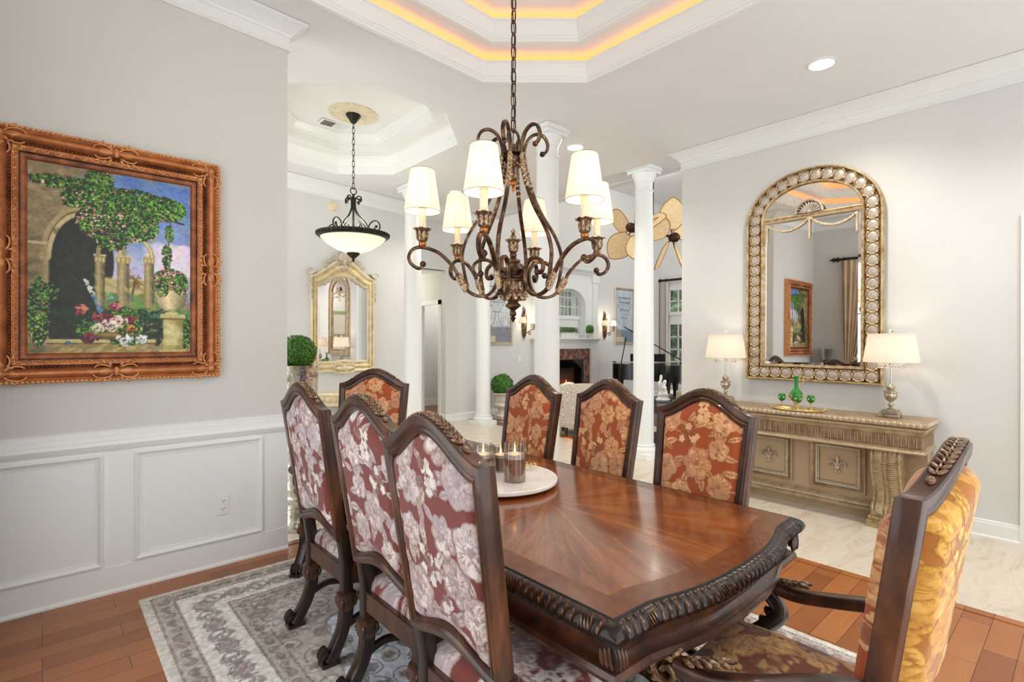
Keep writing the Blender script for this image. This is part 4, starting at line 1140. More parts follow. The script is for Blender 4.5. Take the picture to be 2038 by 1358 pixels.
pw, ph = PX1-PX0, PZ1-PZ0; fr = .158
C = paint_garden(); C.a = 120+(C.a-128)*1.22; nu, nv = C.nx-1, C.ny-1
iw, ih = pw-2*fr, ph-2*fr
pos = np.stack([-iw/2+C.X/C.w*iw, np.full(C.X.shape, -.020), fr+C.Y/C.h*ih], -1).reshape(-1, 3)
link('canvas', colgrid('canvas', pos, srgb2lin(C.a.reshape(-1, 3)), nu, nv, M['art']), pt)
fp = [(0,0),(0,.030),(.008,.050),(.020,.058),(.030,.052),(.036,.060),(.050,.074),(.064,.076),(.078,.066),(.088,.050),(.094,.046),(.098,.052),(.112,.054),(.126,.048),(.130,.036),(.140,.034),(.156,.024),(.160,.018),(.160,.0)]
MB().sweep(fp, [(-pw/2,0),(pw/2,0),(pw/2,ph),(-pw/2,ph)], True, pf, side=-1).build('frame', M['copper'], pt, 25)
m = MB()
def along(d, step, fn):
    a, b = pw/2-d, ph/2-d
    for (x0, z0), (x1, z1) in (((-a,-b),(a,-b)),((a,-b),(a,b)),((a,b),(-a,b)),((-a,b),(-a,-b))):
        L = math.hypot(x1-x0, z1-z0); n = int(L/step)
        for k in range(n):
            t = (k+.5)/n; fn(x0+(x1-x0)*t, z0+(z1-z0)*t+ph/2, math.atan2(z1-z0, x1-x0), k)
def scr(x, z, a, k):
    s = 1 if k % 2 else -1
    p = [(x+q*cos(a)-s*w_*sin(a), -.056, z+q*sin(a)+s*w_*cos(a)) for q, w_ in ((-.016,-.006),(-.008,.007),(.002,.008),(.007,.001),(.002,-.004),(-.002,.0))]
    m.tube(p, .0028, 5)
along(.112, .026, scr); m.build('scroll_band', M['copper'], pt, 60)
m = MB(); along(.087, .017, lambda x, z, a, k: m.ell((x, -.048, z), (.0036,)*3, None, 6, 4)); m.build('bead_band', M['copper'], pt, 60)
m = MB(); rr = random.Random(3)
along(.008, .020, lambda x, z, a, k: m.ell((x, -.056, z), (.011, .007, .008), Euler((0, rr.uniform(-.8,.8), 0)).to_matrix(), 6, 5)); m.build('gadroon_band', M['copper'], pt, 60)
def acan(m, x, z, a, s, y=-.072):
    """a leafy scroll growing from (x,z) in direction a"""
    ca, sa = cos(a), sin(a)
    def q(u, v, w=0): return (x+(u*ca-v*sa)*s, y-w*s, z+(u*sa+v*ca)*s)
    for sg in (1, -1):
        p = [q(u, sg*v, .02) for u, v in spline([(0,0),(.30,.26),(.66,.30),(.86,.10),(.72,-.06),(.56,.04),(.62,.12)], 4)]
        m.tube(p, [.055*s*(1-.6*i/len(p)) for i in range(len(p))], 6)
        for u, v, b in ((.22,.34,1.2),(.45,.44,.9),(.70,.40,.4)):
            c = q(u, sg*v); m.ell(c, (.13*s, .045*s, .06*s), Euler((0, -(a+sg*b), 0)).to_matrix(), 7, 5)
    m.ell(q(.40, 0, .10), (.34*s, .10*s, .15*s), Euler((0, -a, 0)).to_matrix(), 8, 6)
for sx in (-1, 1):
    for sz in (-1, 1):
        m = MB(); x, z = sx*(pw/2-.055), ph/2+sz*(ph/2-.055)
        acan(m, x, z, PI if sx > 0 else 0, .120, -.054); acan(m, x, z, -sz*PI/2, .120, -.054); acan(m, x, z, math.atan2(-sz, -sx), .06, -.06)
        m.ell((x, -.072, z), (.018, .014, .018), None, 10, 6); m.build('corner_carving', M['copper'], pt, 60)
for x, z, a in ((0, .055, 0), (0, ph-.055, 0), (-pw/2+.055, ph/2, PI/2), (pw/2-.055, ph/2, PI/2)):
    m = MB(); acan(m, x, z, a, .120, -.058); acan(m, x, z, a+PI, .120, -.058); m.ell((x, -.076, z), (.015, .010, .024), None, 10, 6)
    m.build('centre_carving', M['copper'], pt, 60)
# outlet
ol = thing('wall_outlet', 'white double electrical outlet low on the wainscot panel', 'outlet', (.866, YW-.012, .322))
MB().box(-.036, .036, -.006, 0, 0, .128).build('cover_plate', M['plastic'], ol, smooth=0, bevel=.003)
for z in (.039, .089):
    rc = MB().box(-.017, .017, -.009, -.006, z-.014, z+.014).build('receptacle', M['plastic'], ol, smooth=0, bevel=.002)
    MB().box(-.009, -.006, -.0095, -.0085, z-.001, z+.008).box(.006, .009, -.0095, -.0085, z-.001, z+.008).box(-.0025, .0025, -.0095, -.0085, z-.010, z-.005).build('slots', M['black'], rc, smooth=0)
# ---- big arched wall mirror
MYC, MZ0 = 1.733, 1.075
mr = thing('arched_wall_mirror', 'tall arched mirror with a silver-gilt frame of carved circles above the sideboard', 'mirror', (XW-.014, MYC, MZ0)); mr.rotation_euler = (0, math.radians(.25), math.radians(-1.0))
def mf(u, v, w): return (-w, u, v)
def archloop(a, z0, zs, b, nb=12, ns=20, na=48):
    o = [(-a+2*a*k/nb, z0) for k in range(nb)] + [(a, z0+(zs-z0)*k/ns) for k in range(ns)]
    o += [(a*cos(PI*k/na), zs+b*sin(PI*k/na)) for k in range(na)]
    return o + [(-a, zs-(zs-z0)*k/ns) for k in range(ns)]
OL, IL = archloop(.568, 0, 1.475, .46), archloop(.402, .150, 1.515, .275)
def lerp2(a, b, t): return (a[0]+(b[0]-a[0])*t, a[1]+(b[1]-a[1])*t)
prof = [(0,0),(0,.040),(.03,.052),(.08,.055),(.13,.048),(.16,.036),(.19,.027),(.80,.027),(.83,.036),(.88,.046),(.94,.044),(1,.028),(1,.0)]
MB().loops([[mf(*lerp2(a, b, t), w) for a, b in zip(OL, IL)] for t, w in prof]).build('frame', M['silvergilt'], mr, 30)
mid = [lerp2(a, b, .49) for a, b in zip(OL, IL)]; per = [0.]
for i in range(len(mid)): a, b = mid[i], mid[(i+1) % len(mid)]; per.append(per[-1]+math.hypot(b[0]-a[0], b[1]-a[1]))
NR = int(per[-1]/.0965)
ros = MB().lathe([(.039,0),(.040,.004),(.034,.0075),(0,.009)], 20, M=Matrix(((0,0,-1),(0,1,0),(1,0,0)))).mesh('rosette', M['silverleaf'], 40)
ring = MB(); ring.tube([(-.008, .046*cos(a), .046*sin(a)) for a in np.linspace(0, 2*PI, 29)[:-1]], .0055, 6, closed=True)
for a in (PI/4, PI*3/4, PI*5/4, PI*7/4): ring.ell((-.010, .047*cos(a), .047*sin(a)), (.006, .010, .010), None, 6, 5)
ring = ring.mesh('ring', M['silvergilt'], 60)
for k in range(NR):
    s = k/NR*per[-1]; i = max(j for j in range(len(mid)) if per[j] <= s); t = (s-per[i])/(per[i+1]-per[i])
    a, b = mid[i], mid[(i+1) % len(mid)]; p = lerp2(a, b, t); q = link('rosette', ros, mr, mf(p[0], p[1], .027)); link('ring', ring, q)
def plate(loop, w, t=.006):
    n = len(loop); return MB().add([mf(u, v, w) for u, v in loop]+[mf(u, v, w-t) for u, v in loop], [tuple(range(n-1, -1, -1)), tuple(range(n, 2*n))]+[(k, (k+1) % n, n+(k+1) % n, n+k) for k in range(n)])
gl = [(-.402,.15),(.402,.15),(.402,1.49),(-.402,1.49)]; gi = [(-.380,.172),(.380,.172),(.380,1.468),(-.380,1.468)]
m = MB(); m.loops([[mf(u, v, .0145) for u, v in gl], [mf(u, v, .0175) for u, v in gi]], close_sec=False); m.build('bevelled_edge', M['mirror'], mr, smooth=0)
plate(gi, .0175).build('mirror_glass', M['mirror'], mr, smooth=0)
plate([(.402,1.515)]+[(.402*cos(PI*k/30), 1.515+.275*sin(PI*k/30)) for k in range(1,30)]+[(-.402,1.515)], .017).build('arch_glass', M['antique'], mr, smooth=0)
MB().sweep([(-.022,.012),(-.022,.036),(-.012,.042),(-.004,.034),(.004,.034),(.012,.042),(.022,.036),(.022,.012)], [(-.41,1.505),(.41,1.505)], False, mf).build('cross_rail', M['silvergilt'], mr, 25)
m = MB()
for k in range(11):
    a = PI*(k+.5)/11; c = (-.048, .052*cos(a), 1.527+.052*sin(a)); m.ell(c, (.012, .050, .0085), Euler((a, 0, 0)).to_matrix(), 8, 6)
m.tube([mf(.112*cos(a), 1.525+.112*sin(a), .046) for a in np.linspace(0, PI, 24)], .012, 8); m.ell(mf(0, 1.533, .056), (.014, .022, .016), None, 10, 6)
m.build('shell_crest', M['silverleaf'], mr, 60)
def garland(pts, s=.021):
    m = MB(); n = len(pts)
    for i in range(n-1):
        a, b = Vector(pts[i]), Vector(pts[i+1]); d = math.atan2(b.z-a.z, b.y-a.y)
        for q in (-1, 1): m.ell(tuple(a), (s*.3, s*.85, s*.30), Euler((d+q*.65, 0, 0)).to_matrix(), 6, 5)
    m.tube(pts, s*.16, 5); return m
for sg in (-1, 1):
    pts = [mf(sg*(.015+.365*t), 1.475-.085*math.sin(PI*t)**.8+.0*t, .032) for t in np.linspace(0, 1, 19)]; garland(pts).build('swag', M['silvergilt'], mr, 60)
    garland([mf(sg*.372, 1.462-.17*t, .030) for t in np.linspace(0, 1, 10)], .018).build('side_drop', M['silvergilt'], mr, 60)
garland([mf(0, 1.475-.19*t, .034) for t in np.linspace(0, 1, 11)], .022).build('centre_drop', M['silvergilt'], mr, 60)
# ---- sideboard
SY = 1.738
sb = thing('carved_sideboard', 'carved champagne sideboard with fleur-de-lis panels below the arched mirror', 'sideboard', (XW, SY, 0))
def sbox(m, d0, d1, y0, y1, z0, z1): return m.box(-d1, -d0, y0, y1, z0, z1)
WH = .925
sbox(MB(), .012, .430, -WH+.02, WH-.02, .800, .846).build('top', M['champagne'], sb, smooth=0, bevel=.006)
path = [(-.012, WH-.02), (-.430, WH-.02), (-.430, -WH+.02), (-.012, -WH+.02)]
edge = [(-.004,.806),(.010,.804),(.020,.812),(.024,.826),(.020,.840),(.010,.845),(-.004,.845)]
MB().sweep(edge, path, False, None, 1).build('top_edge', M['champagne'], sb, 30)
m = MB()
for k in range(46):
    y = -WH+.02+(k+.5)*(2*WH-.04)/46; m.ell((-.452, y, .825), (.008, .0145, .0155), Euler((.5, 0, 0)).to_matrix(), 8, 6)
m.build('egg_moulding', M['champagne_carved'], sb, 60)
for s in (-1, 1):
    m = MB()
    for k in range(10): m.ell((-.04-k*.041, s*(WH+.002), .825), (.0145, .008, .0155), Euler((0, .5, 0)).to_matrix(), 8, 6)
    m.build('egg_moulding', M['champagne_carved'], sb, 60)
prof = [(.0,.800),(.012,.796),(.012,.780),(-.004,.768),(-.012,.748),(-.02,.738),(-.02,.650),(-.012,.645),(-.004,.630),(.004,.622),(.004,.612),(-.01,.606),(-.06,.606)]
MB().sweep(prof, path, False, None, 1).build('frieze', M['champagne'], sb, 25)
sbox(MB(), .012, .40, -WH+.05, WH-.05, .606, .80).build('frieze_box', M['champagne'], sb, smooth=0)
m = MB()
for k in range(37):
    y = -WH+.055+(k+.5)*(2*WH-.11)/37
    m.box(-.424, -.408, y-.016, y-.010, .656, .734).ell((-.411, y+.004, .695), (.006, .0085, .034), None, 8, 6)
m.build('flutes', M['champagne'], sb, 50)
for s in (-1, 1):
    m = MB()
    for k in range(9): x = -.05-k*.042; m.box(x-.016, x-.010, min(s*.884, s*.900), max(s*.884, s*.900), .656, .734)
    m.build('flutes', M['champagne'], sb, 50)
sbox(MB(), .012, .20, -.72, .72, .07, .607).build('body', M['champagne'], sb, smooth=0)
sbox(MB(), .012, .18, -.72, .72, .0, .07).build('plinth', M['champagne'], sb, smooth=0)
MB().sweep([(0,.07),(.03,.07),(.036,.085),(.03,.10),(.036,.112),(.036,.128),(.026,.142),(.012,.150),(.0,.17)], [(-.20,.72),(-.20,-.72)], False, None, 1).build('base_moulding', M['champagne'], sb, 30)
m = MB()
for k in range(58): m.ell((-.240, -.70+k*1.4/57, .120), (.006, .014, .008), Euler((.35, 0, 0)).to_matrix(), 7, 5)
m.build('base_carving', M['champagne_carved'], sb, 60)
for yc in (-.285, .275):
    f = lambda u, v, w: (-.200-w, yc+u, v)
    pn = MB().sweep([(0,0),(0,.022),(.010,.026),(.022,.018),(.030,.014),(.060,.010),(.068,.006),(.068,0)], [(-.205,.19),(.205,.19),(.205,.60),(-.205,.60)], True, f, -1).build('panel_frame', M['champagne'], sb, 25)
    m = MB()
    for (u0, v0), (u1, v1) in (((-.16,.235),(.16,.235)),((.16,.235),(.16,.555)),((.16,.555),(-.16,.555)),((-.16,.555),(-.16,.235))):
        for k in range(24):
            t = k/24; m.ell(f(u0+(u1-u0)*t, v0+(v1-v0)*t, .014), (.007, .010, .010), Euler((k*1.3, 0, 0)).to_matrix(), 6, 5)
            m.ell(f((u0+(u1-u0)*t)*.91, .395+(v0+(v1-v0)*t-.395)*.91, .010), (.005, .006, .006), None, 6, 4)
    m.build('carved_border', M['champagne_carved'], pn, 60)
    m = MB(); zc = .40
    m.ell(f(0, zc+.030, .012), (.012, .015, .046), None, 10, 8); m.ell(f(0, zc-.045, .010), (.010, .012, .028), None, 10, 8)
    for q in (-1, 1):
        p = [f(q*u, zc+v, .012) for u, v in spline([(.004,-.035),(.012,.0),(.035,.028),(.058,.018),(.060,-.004),(.048,-.008)], 5)]; m.tube(p, [.010-.004*i/len(p) for i in range(len(p))], 8)
        m.ell(f(q*.014, zc-.055, .010), (.008, .010, .016), Euler((q*.6, 0, 0)).to_matrix(), 8, 6)
    m.cbox(f(0, zc-.018, .014), (.016, .034, .012)); m.build('fleur_de_lis', M['champagne_carved'], sb, 60)
for s in (-1, 1):
    y = s*.662
    cb = MB(); w = .092
    p = spline([(-.385,.606),(-.405,.56),(-.40,.46),(-.36,.36),(-.325,.27),(-.33,.20),(-.37,.15),(-.375,.115)], 6)
    back = [(-.20, q[1]) for q in p]
    n = len(p); vs = []; fs = []
    for yy in (y-w, y+w):
        for a, b in zip(p, back): vs += [(a[0], yy, a[1]), (b[0], yy, b[1])]
    for i in range(n-1):
        a = 2*i; b = 2*n+2*i
        fs += [(a, a+2, b+2, b), (a, a+1, a+3, a+2), (b, b+2, b+3, b+1)]
    fs += [(0, 2*n, 2*n+1, 1), (2*n-2, 2*n-1, 4*n-1, 4*n-2)]
    cb.add(vs, fs); c_ = cb.build('console_leg', M['cracklegold'], sb, 30)
    m = MB()
    for q in range(n-1):
        for yy in (-.045, .045):
            a = p[q]; m.ell((a[0]-.002, y+yy, a[1]), (.010, .034, .0085), Euler((yy*6, .3, 0)).to_matrix(), 8, 5)
        m.ell((p[q][0]-.008, y, p[q][1]), (.006, .007, .0075), None, 7, 5)
    for yy in (-.088, .088): m.tube([(a[0]-.003, y+yy, a[1]) for a in p], .010, 7)
    for yy in (-.094, .094):
        for c in ((-.372, .555, .040), (-.345, .155, .032)):
            m.tube([(c[0]+b*.75, y+yy, c[1]+v) for b, v in spiral(0, 0, c[2], .006, 0, 3.6*PI, 30)], .006, 6)
    m.build('leg_carving', M['cracklegold'], c_, 60)
    sbox(MB(), .012, .21, s*.72-(.01 if s > 0 else .17), s*.72+(.17 if s > 0 else .01), .0, .606).build('end_pilaster', M['champagne'], sb, smooth=0, bevel=.004)
    ft = MB(); sbox(ft, .02, .40, y-.125, y+.125, 0, .055); sbox(ft, .03, .385, y-.115, y+.115, .055, .085); sbox(ft, .04, .37, y-.10, y+.10, .085, .118)
    ft.build('foot_block', M['cracklegold'], sb, smooth=0, bevel=.006)
# ---- buffet lamps
def lamp(y, label):
    t = thing('buffet_lamp', label, 'lamp', (4.95, y, .847), 0, 'matching buffet lamps on the sideboard')
    MB().cbox((0,0,.040), (.125, .125, .022)).cbox((0,0,.056), (.095, .095, .012)).cbox((0,0,.026), (.10,.10,.008)).build('base', M['lampsilver'], t, smooth=0, bevel=.004)
    for sx in (-1, 1):
        for sy in (-1, 1):
            m = MB(); d = Vector((sx, sy, 0)).normalized(); c = Vector((sx*.054, sy*.054, 0))
            m.tube([tuple(c+d*a+Vector((0,0,.016+b))) for a, b in [(-.02,.016),(0,.012),(.014,.002),(.012,-.009),(.002,-.010),(0,-.002)]], .0055, 7); m.build('scroll_foot', M['lampsilver'], t, 60)
    MB().lathe([(.022,.062),(.024,.068),(.012,.074),(.011,.086),(.018,.094),(.020,.104),(.012,.114),(.010,.120),(.026,.134),(.042,.156),(.046,.176),(.040,.190),(.050,.196),(.050,.202),(.030,.212),(.022,.222),(.034,.232),(.034,.238),(.022,.248),(.012,.262),(.009,.272)], 32).build('urn_body', M['lampsilver'], t, 50)
    MB().lathe([(.007,.27),(.007,.44)], 16).build('stem', M['chrome'], t)
    MB().lathe([(.0,.40),(.015,.405),(.017,.44),(0,.445)], 16).build('socket', M['chrome'], t)
    r0, r1, z0, z1 = .186, .152, .432, .655
    sh = MB().lathe([(r0,z0),(r1,z1),(r1-.004,z1),(r0-.004,z0),(r0,z0)], 64, cap=False).build('lamp_shade', M['shade_cream'], t, 40)
    m = MB(); m.tube([(r1*.98*cos(a), r1*.98*sin(a), z1-.012) for a in np.linspace(0, 2*PI, 41)[:-1]], .002, 5, closed=True)
    for k in range(3): a = 2*PI*k/3; m.tube([(0,0,z1-.012), (r1*.98*cos(a), r1*.98*sin(a), z1-.012)], .0018, 5)
    m.build('shade_spider', M['chrome'], sh)
    MB().ell((0,0,z1+.022), (.018,.018,.018), None, 14, 10).build('crystal_finial', M['crystal'], t, 20); MB().lathe([(.006,z1-.02),(.006,z1+.006)], 10).build('finial_post', M['chrome'], t)
    be = MB()
    for k in range(22):
        a = 2*PI*k/22; be.ell((.083*cos(a), .083*sin(a), z0-.012), (.0085,.0085,.009), None, 8, 6); be.ell((.088*cos(a+.14), .088*sin(a+.14), z0-.034), (.0125,.0125,.0135), None, 8, 6)
    be.build('crystal_fringe', M['crystal'], t, 20)
    m = MB(); m.tube([(.083*cos(a), .083*sin(a), z0) for a in np.linspace(0, 2*PI, 33)[:-1]], .003, 6, closed=True)
    for k in range(3): a = 2*PI*k/3; m.tube([(0,0,z0), (.083*cos(a), .083*sin(a), z0)], .002, 5)
    m.build('fringe_ring', M['chrome'], t)
    MB().ell((0,0,.50), (.028,.028,.04), None, 12, 8).build('bulb', M['bulb'], t)
lamp(1.076, 'silver buffet lamp on the sideboard end nearest the gold armchair')
lamp(2.410, 'silver buffet lamp on the sideboard end nearest the columns')
# ---- green glass liqueur set
ty = 1.722
tr = thing('oval_tray', 'oval gilt mirrored tray under the green glass set', 'tray', (4.845, ty, .847))
def ov(r, s=1.9): return lambda a, k: 1
L = [[(.105*k*cos(a), .205*k*sin(a), z) for a in np.linspace(0, 2*PI, 49)[:-1]] for k, z in ((.93,.0),(.98,.004),(1.0,.012),(.985,.014),(.95,.008))]
MB().loops(L, close_sec=False, caps=False).build('rim', M['gold'], tr, 50); MB().add([(.104*.95*cos(a), .205*.95*sin(a), .007) for a in np.linspace(0, 2*PI, 49)[:-1]], [tuple(range(48))]).build('tray_glass', M['mirror'], tr, 0)
for s in (-1, 1):
    m = MB(); m.tube(spline([(-.02,s*.200,.010),(-.01,s*.214,.018),(0,s*.22,.022),(.01,s*.214,.018),(.02,s*.200,.010)], 4), .0032, 6); m.ell((0,s*.220,.024), (.012,.010,.009), None, 8, 6); m.ell((.0,s*.236,.034), (.005,.016,.004), Euler((s*.5,0,0)).to_matrix(), 8, 5); m.build('tray_handle', M['gold'], tr, 60)
TZ = .8555
dc = thing('decanter', 'tall green glass decanter with gilt foot and handle on the oval tray', 'decanter', (4.865, 1.738, TZ))
MB().lathe([(.0,.064),(.026,.066),(.044,.084),(.056,.108),(.052,.136),(.034,.160),(.018,.176),(.0145,.20),(.0145,.25),(.019,.282),(.0165,.282),(.0115,.25),(.0115,.20),(.015,.178),(.030,.158),(.047,.134),(.051,.108),(.040,.088),(.024,.071),(0,.069)], 28).build('bottle', M['greenglass'], dc, 50)
MB().lathe([(.036,0),(.034,.006),(.018,.014),(.012,.03),(.018,.046),(.026,.062),(.024,.068),(0,.066)], 24, wave=lambda a, k: 1+.05*cos(8*a)).build('gilt_foot', M['gold'], dc, 50)
m = MB(); m.tube(spline([(0,-.022,.165),(0,-.036,.195),(0,-.056,.235),(0,-.058,.268),(0,-.040,.282),(0,-.026,.270),(0,-.034,.258)], 6), .0045, 8); m.build('handle', M['gold'], dc)
m = MB(); m.lathe([(.006,.262),(.008,.284),(.012,.296),(.006,.330),(0,.345)], 14); m.build('stopper', M['crystal'], dc, 30)
m = MB()
for k in range(7):
    a = 2*PI*k/7
    for j in range(5): b = 2*PI*j/5; m.ell((.0550*cos(a+.18*cos(b)), .0550*sin(a+.18*cos(b)), .110+.012*sin(b)), (.0062,.0062,.0062), None, 6, 4)
m.build('gilt_flowers', M['gold'], dc, 60)
def goblet(x, y, label):
    t = thing('cordial_glass', label, 'glass', (x, y, TZ), 0, 'green cordial glasses on the tray')
    MB().lathe([(.0,.062),(.012,.064),(.024,.074),(.030,.092),(.029,.110),(.024,.126),(.022,.126),(.026,.110),(.027,.094),(.021,.078),(0,.068)], 24).build('bowl', M['greenglass'], t, 50)
    MB().lathe([(.024,0),(.022,.004),(.006,.010),(.004,.03),(.007,.042),(.004,.05),(.010,.062),(0,.064)], 20).build('gilt_stem', M['gold'], t, 50)
    m = MB().lathe([(.0245,.1245),(.0255,.118),(.0222,.118),(.0225,.127)], 24, cap=False); m.build('gilt_rim', M['gold'], t, 50)
    m = MB()
    for k in range(5): a = 2*PI*k/5+.3; m.ell((.0295*cos(a), .0295*sin(a), .096), (.007,.007,.008), None, 8, 5)
    m.build('gilt_flowers', M['gold'], t, 60)
goblet(4.83, 1.842, 'green cordial glass on the tray end beside the far lamp'); goblet(4.785, 1.692, 'green cordial glass in front of the decanter'); goblet(4.85, 1.615, 'green cordial glass on the tray end toward the near lamp')
# ---- recessed downlights
for k, (x, y) in enumerate(((4.322, 1.374), (4.249, 3.731), (4.308, 5.99))):
    t = thing('recessed_downlight', ('round recessed ceiling light nearest the arched mirror', 'round recessed ceiling light beyond the tall front column', 'round recessed ceiling light over the far end of the gallery')[k], 'ceiling light', (x, y, cz(x)), 0, 'recessed downlights in the gallery ceiling')
    MB().lathe([(.098,.004),(.098,-.006),(.082,-.008),(.078,.004)], 40, cap=False).build('trim_ring', M['trim'], t, 50)
    MB().lathe([(.079,-.003),(0,-.003)], 40).build('lens', M['downlight'], t, 0)
# ---- chandelier
CX, CY, CB = 1.62, 1.80, 1.527
ch = thing('chandelier', 'six-arm wrought bronze chandelier with white shades above the dining table', 'chandelier', (CX, CY, CB))
def cm(): return MB(Matrix.Translation((0, 0, -CB)))
lathe = lambda p, n=24, **k: cm().lathe(p, n, **k)
lathe([(0,1.527),(.010,1.545),(.013,1.552),(.006,1.556),(.014,1.562),(.016,1.570),(.012,1.580),(.010,1.586),(.022,1.594),(.036,1.604),(.036,1.610),(.024,1.620),(.022,1.628)], 24).build('lower_finial', M['bronze'], ch, 50)
lathe([(.024,1.626),(.040,1.642),(.052,1.664),(.057,1.690),(.052,1.716),(.060,1.726)], 28, wave=lambda a, k: 1+.05*abs(sin(5*a))).build('leaf_bowl', M['bronze_carved'], ch, 50)
m = cm()
for k in range(10):
    a = 2*PI*k/10
    for z, r, tl in ((1.650,.050,.5),(1.695,.060,.15)): m.ell((r*cos(a+z*9), r*sin(a+z*9), z), (.008,.013,.022), Euler((0, -tl, a+z*9)).to_matrix(), 8, 6)
    m.ell((.064*cos(a), .064*sin(a), 1.652), (.010,.009,.004), Euler((0,.4,a)).to_matrix(), 7, 5)
m.build('acanthus_leaves', M['bronze_carved'], ch, 60)
lathe([(.058,1.726),(.068,1.732),(.068,1.738),(.056,1.744),(.050,1.756),(.058,1.764),(.062,1.772),(.044,1.780),(.030,1.790),(.026,1.800),(.034,1.808),(.034,1.816),(.020,1.824),(.012,1.830),(.016,1.836),(.016,1.846),(.010,1.852)], 28).build('hub', M['bronze'], ch, 50)
def leafcup(m, c, r0, r1, h, n=7):
    x, y, z = c
    m.lathe([(r0*.6,z),(r0,z+h*.12),(r0*1.06,z+h*.35),(r0*.98,z+h*.65),(r1*.9,z+h*.92),(r1,z+h)], 24, (x, y, 0), wave=lambda a, k: 1+.10*abs(sin(n*a/2))*k)
    for k in range(n):
        a = 2*PI*k/n; m.ell((x+r0*1.02*cos(a), y+r0*1.02*sin(a), z+h*.45), (r0*.2, r0*.34, h*.36), Euler((0, .1, a)).to_matrix(), 7, 6)
        m.ell((x+r1*1.08*cos(a), y+r1*1.08*sin(a), z+h*.97), (r1*.26, r1*.28, h*.06), Euler((0, .4, a)).to_matrix(), 7, 5)
m = cm(); leafcup(m, (0,0,1.850), .021, .030, .062); m.lathe([(.012,1.91),(.016,1.922),(.010,1.932),(.006,1.940),(.011,1.950),(.005,1.962),(0,1.968)], 16); m.build('centre_urn', M['bronze_carved'], ch, 60)
lathe([(0,2.128),(.008,2.142),(.008,2.150),(.004,2.156),(.014,2.164),(.016,2.174),(.010,2.184)], 20).build('upper_finial', M['copperball'], ch, 50)
m = cm(); leafcup(m, (0,0,2.182), .022, .034, .075); m.build('upper_leaf_cup', M['bronze_carved'], ch, 60)
lathe([(.030,2.255),(.040,2.262),(.046,2.280),(.040,2.296),(.052,2.302),(.052,2.310),(.022,2.318),(.012,2.33),(.014,2.345),(.006,2.355)], 24).build('upper_hub', M['bronze'], ch, 50)
m = cm(); m.tube([(.034*cos(a), 0, 2.382+.036*sin(a)) for a in np.linspace(0, 2*PI, 29)[:-1]], .0065, 8, closed=True); m.build('top_ring', M['bronze'], ch)
ARM = spline([(.412,1.784),(.428,1.764),(.462,1.782),(.474,1.815),(.455,1.848),(.412,1.858),(.342,1.836),(.280,1.778),(.240,1.712),(.207,1.667),(.160,1.648),(.114,1.657),(.082,1.700),(.076,1.760),(.102,1.804),(.142,1.813),(.178,1.796),(.188,1.766),(.172,1.744),(.152,1.750)], 6)
STRAP = spline([(.140,2.318),(.158,2.330),(.166,2.362),(.148,2.398),(.110,2.408),(.070,2.378),(.050,2.300),(.070,2.190),(.130,2.050),(.205,1.930),(.236,1.835),(.226,1.745),(.212,1.690)], 6)
th0 = math.atan2(-CY, -CX)
def polar(a, r, z): return (r*cos(a), r*sin(a), z)
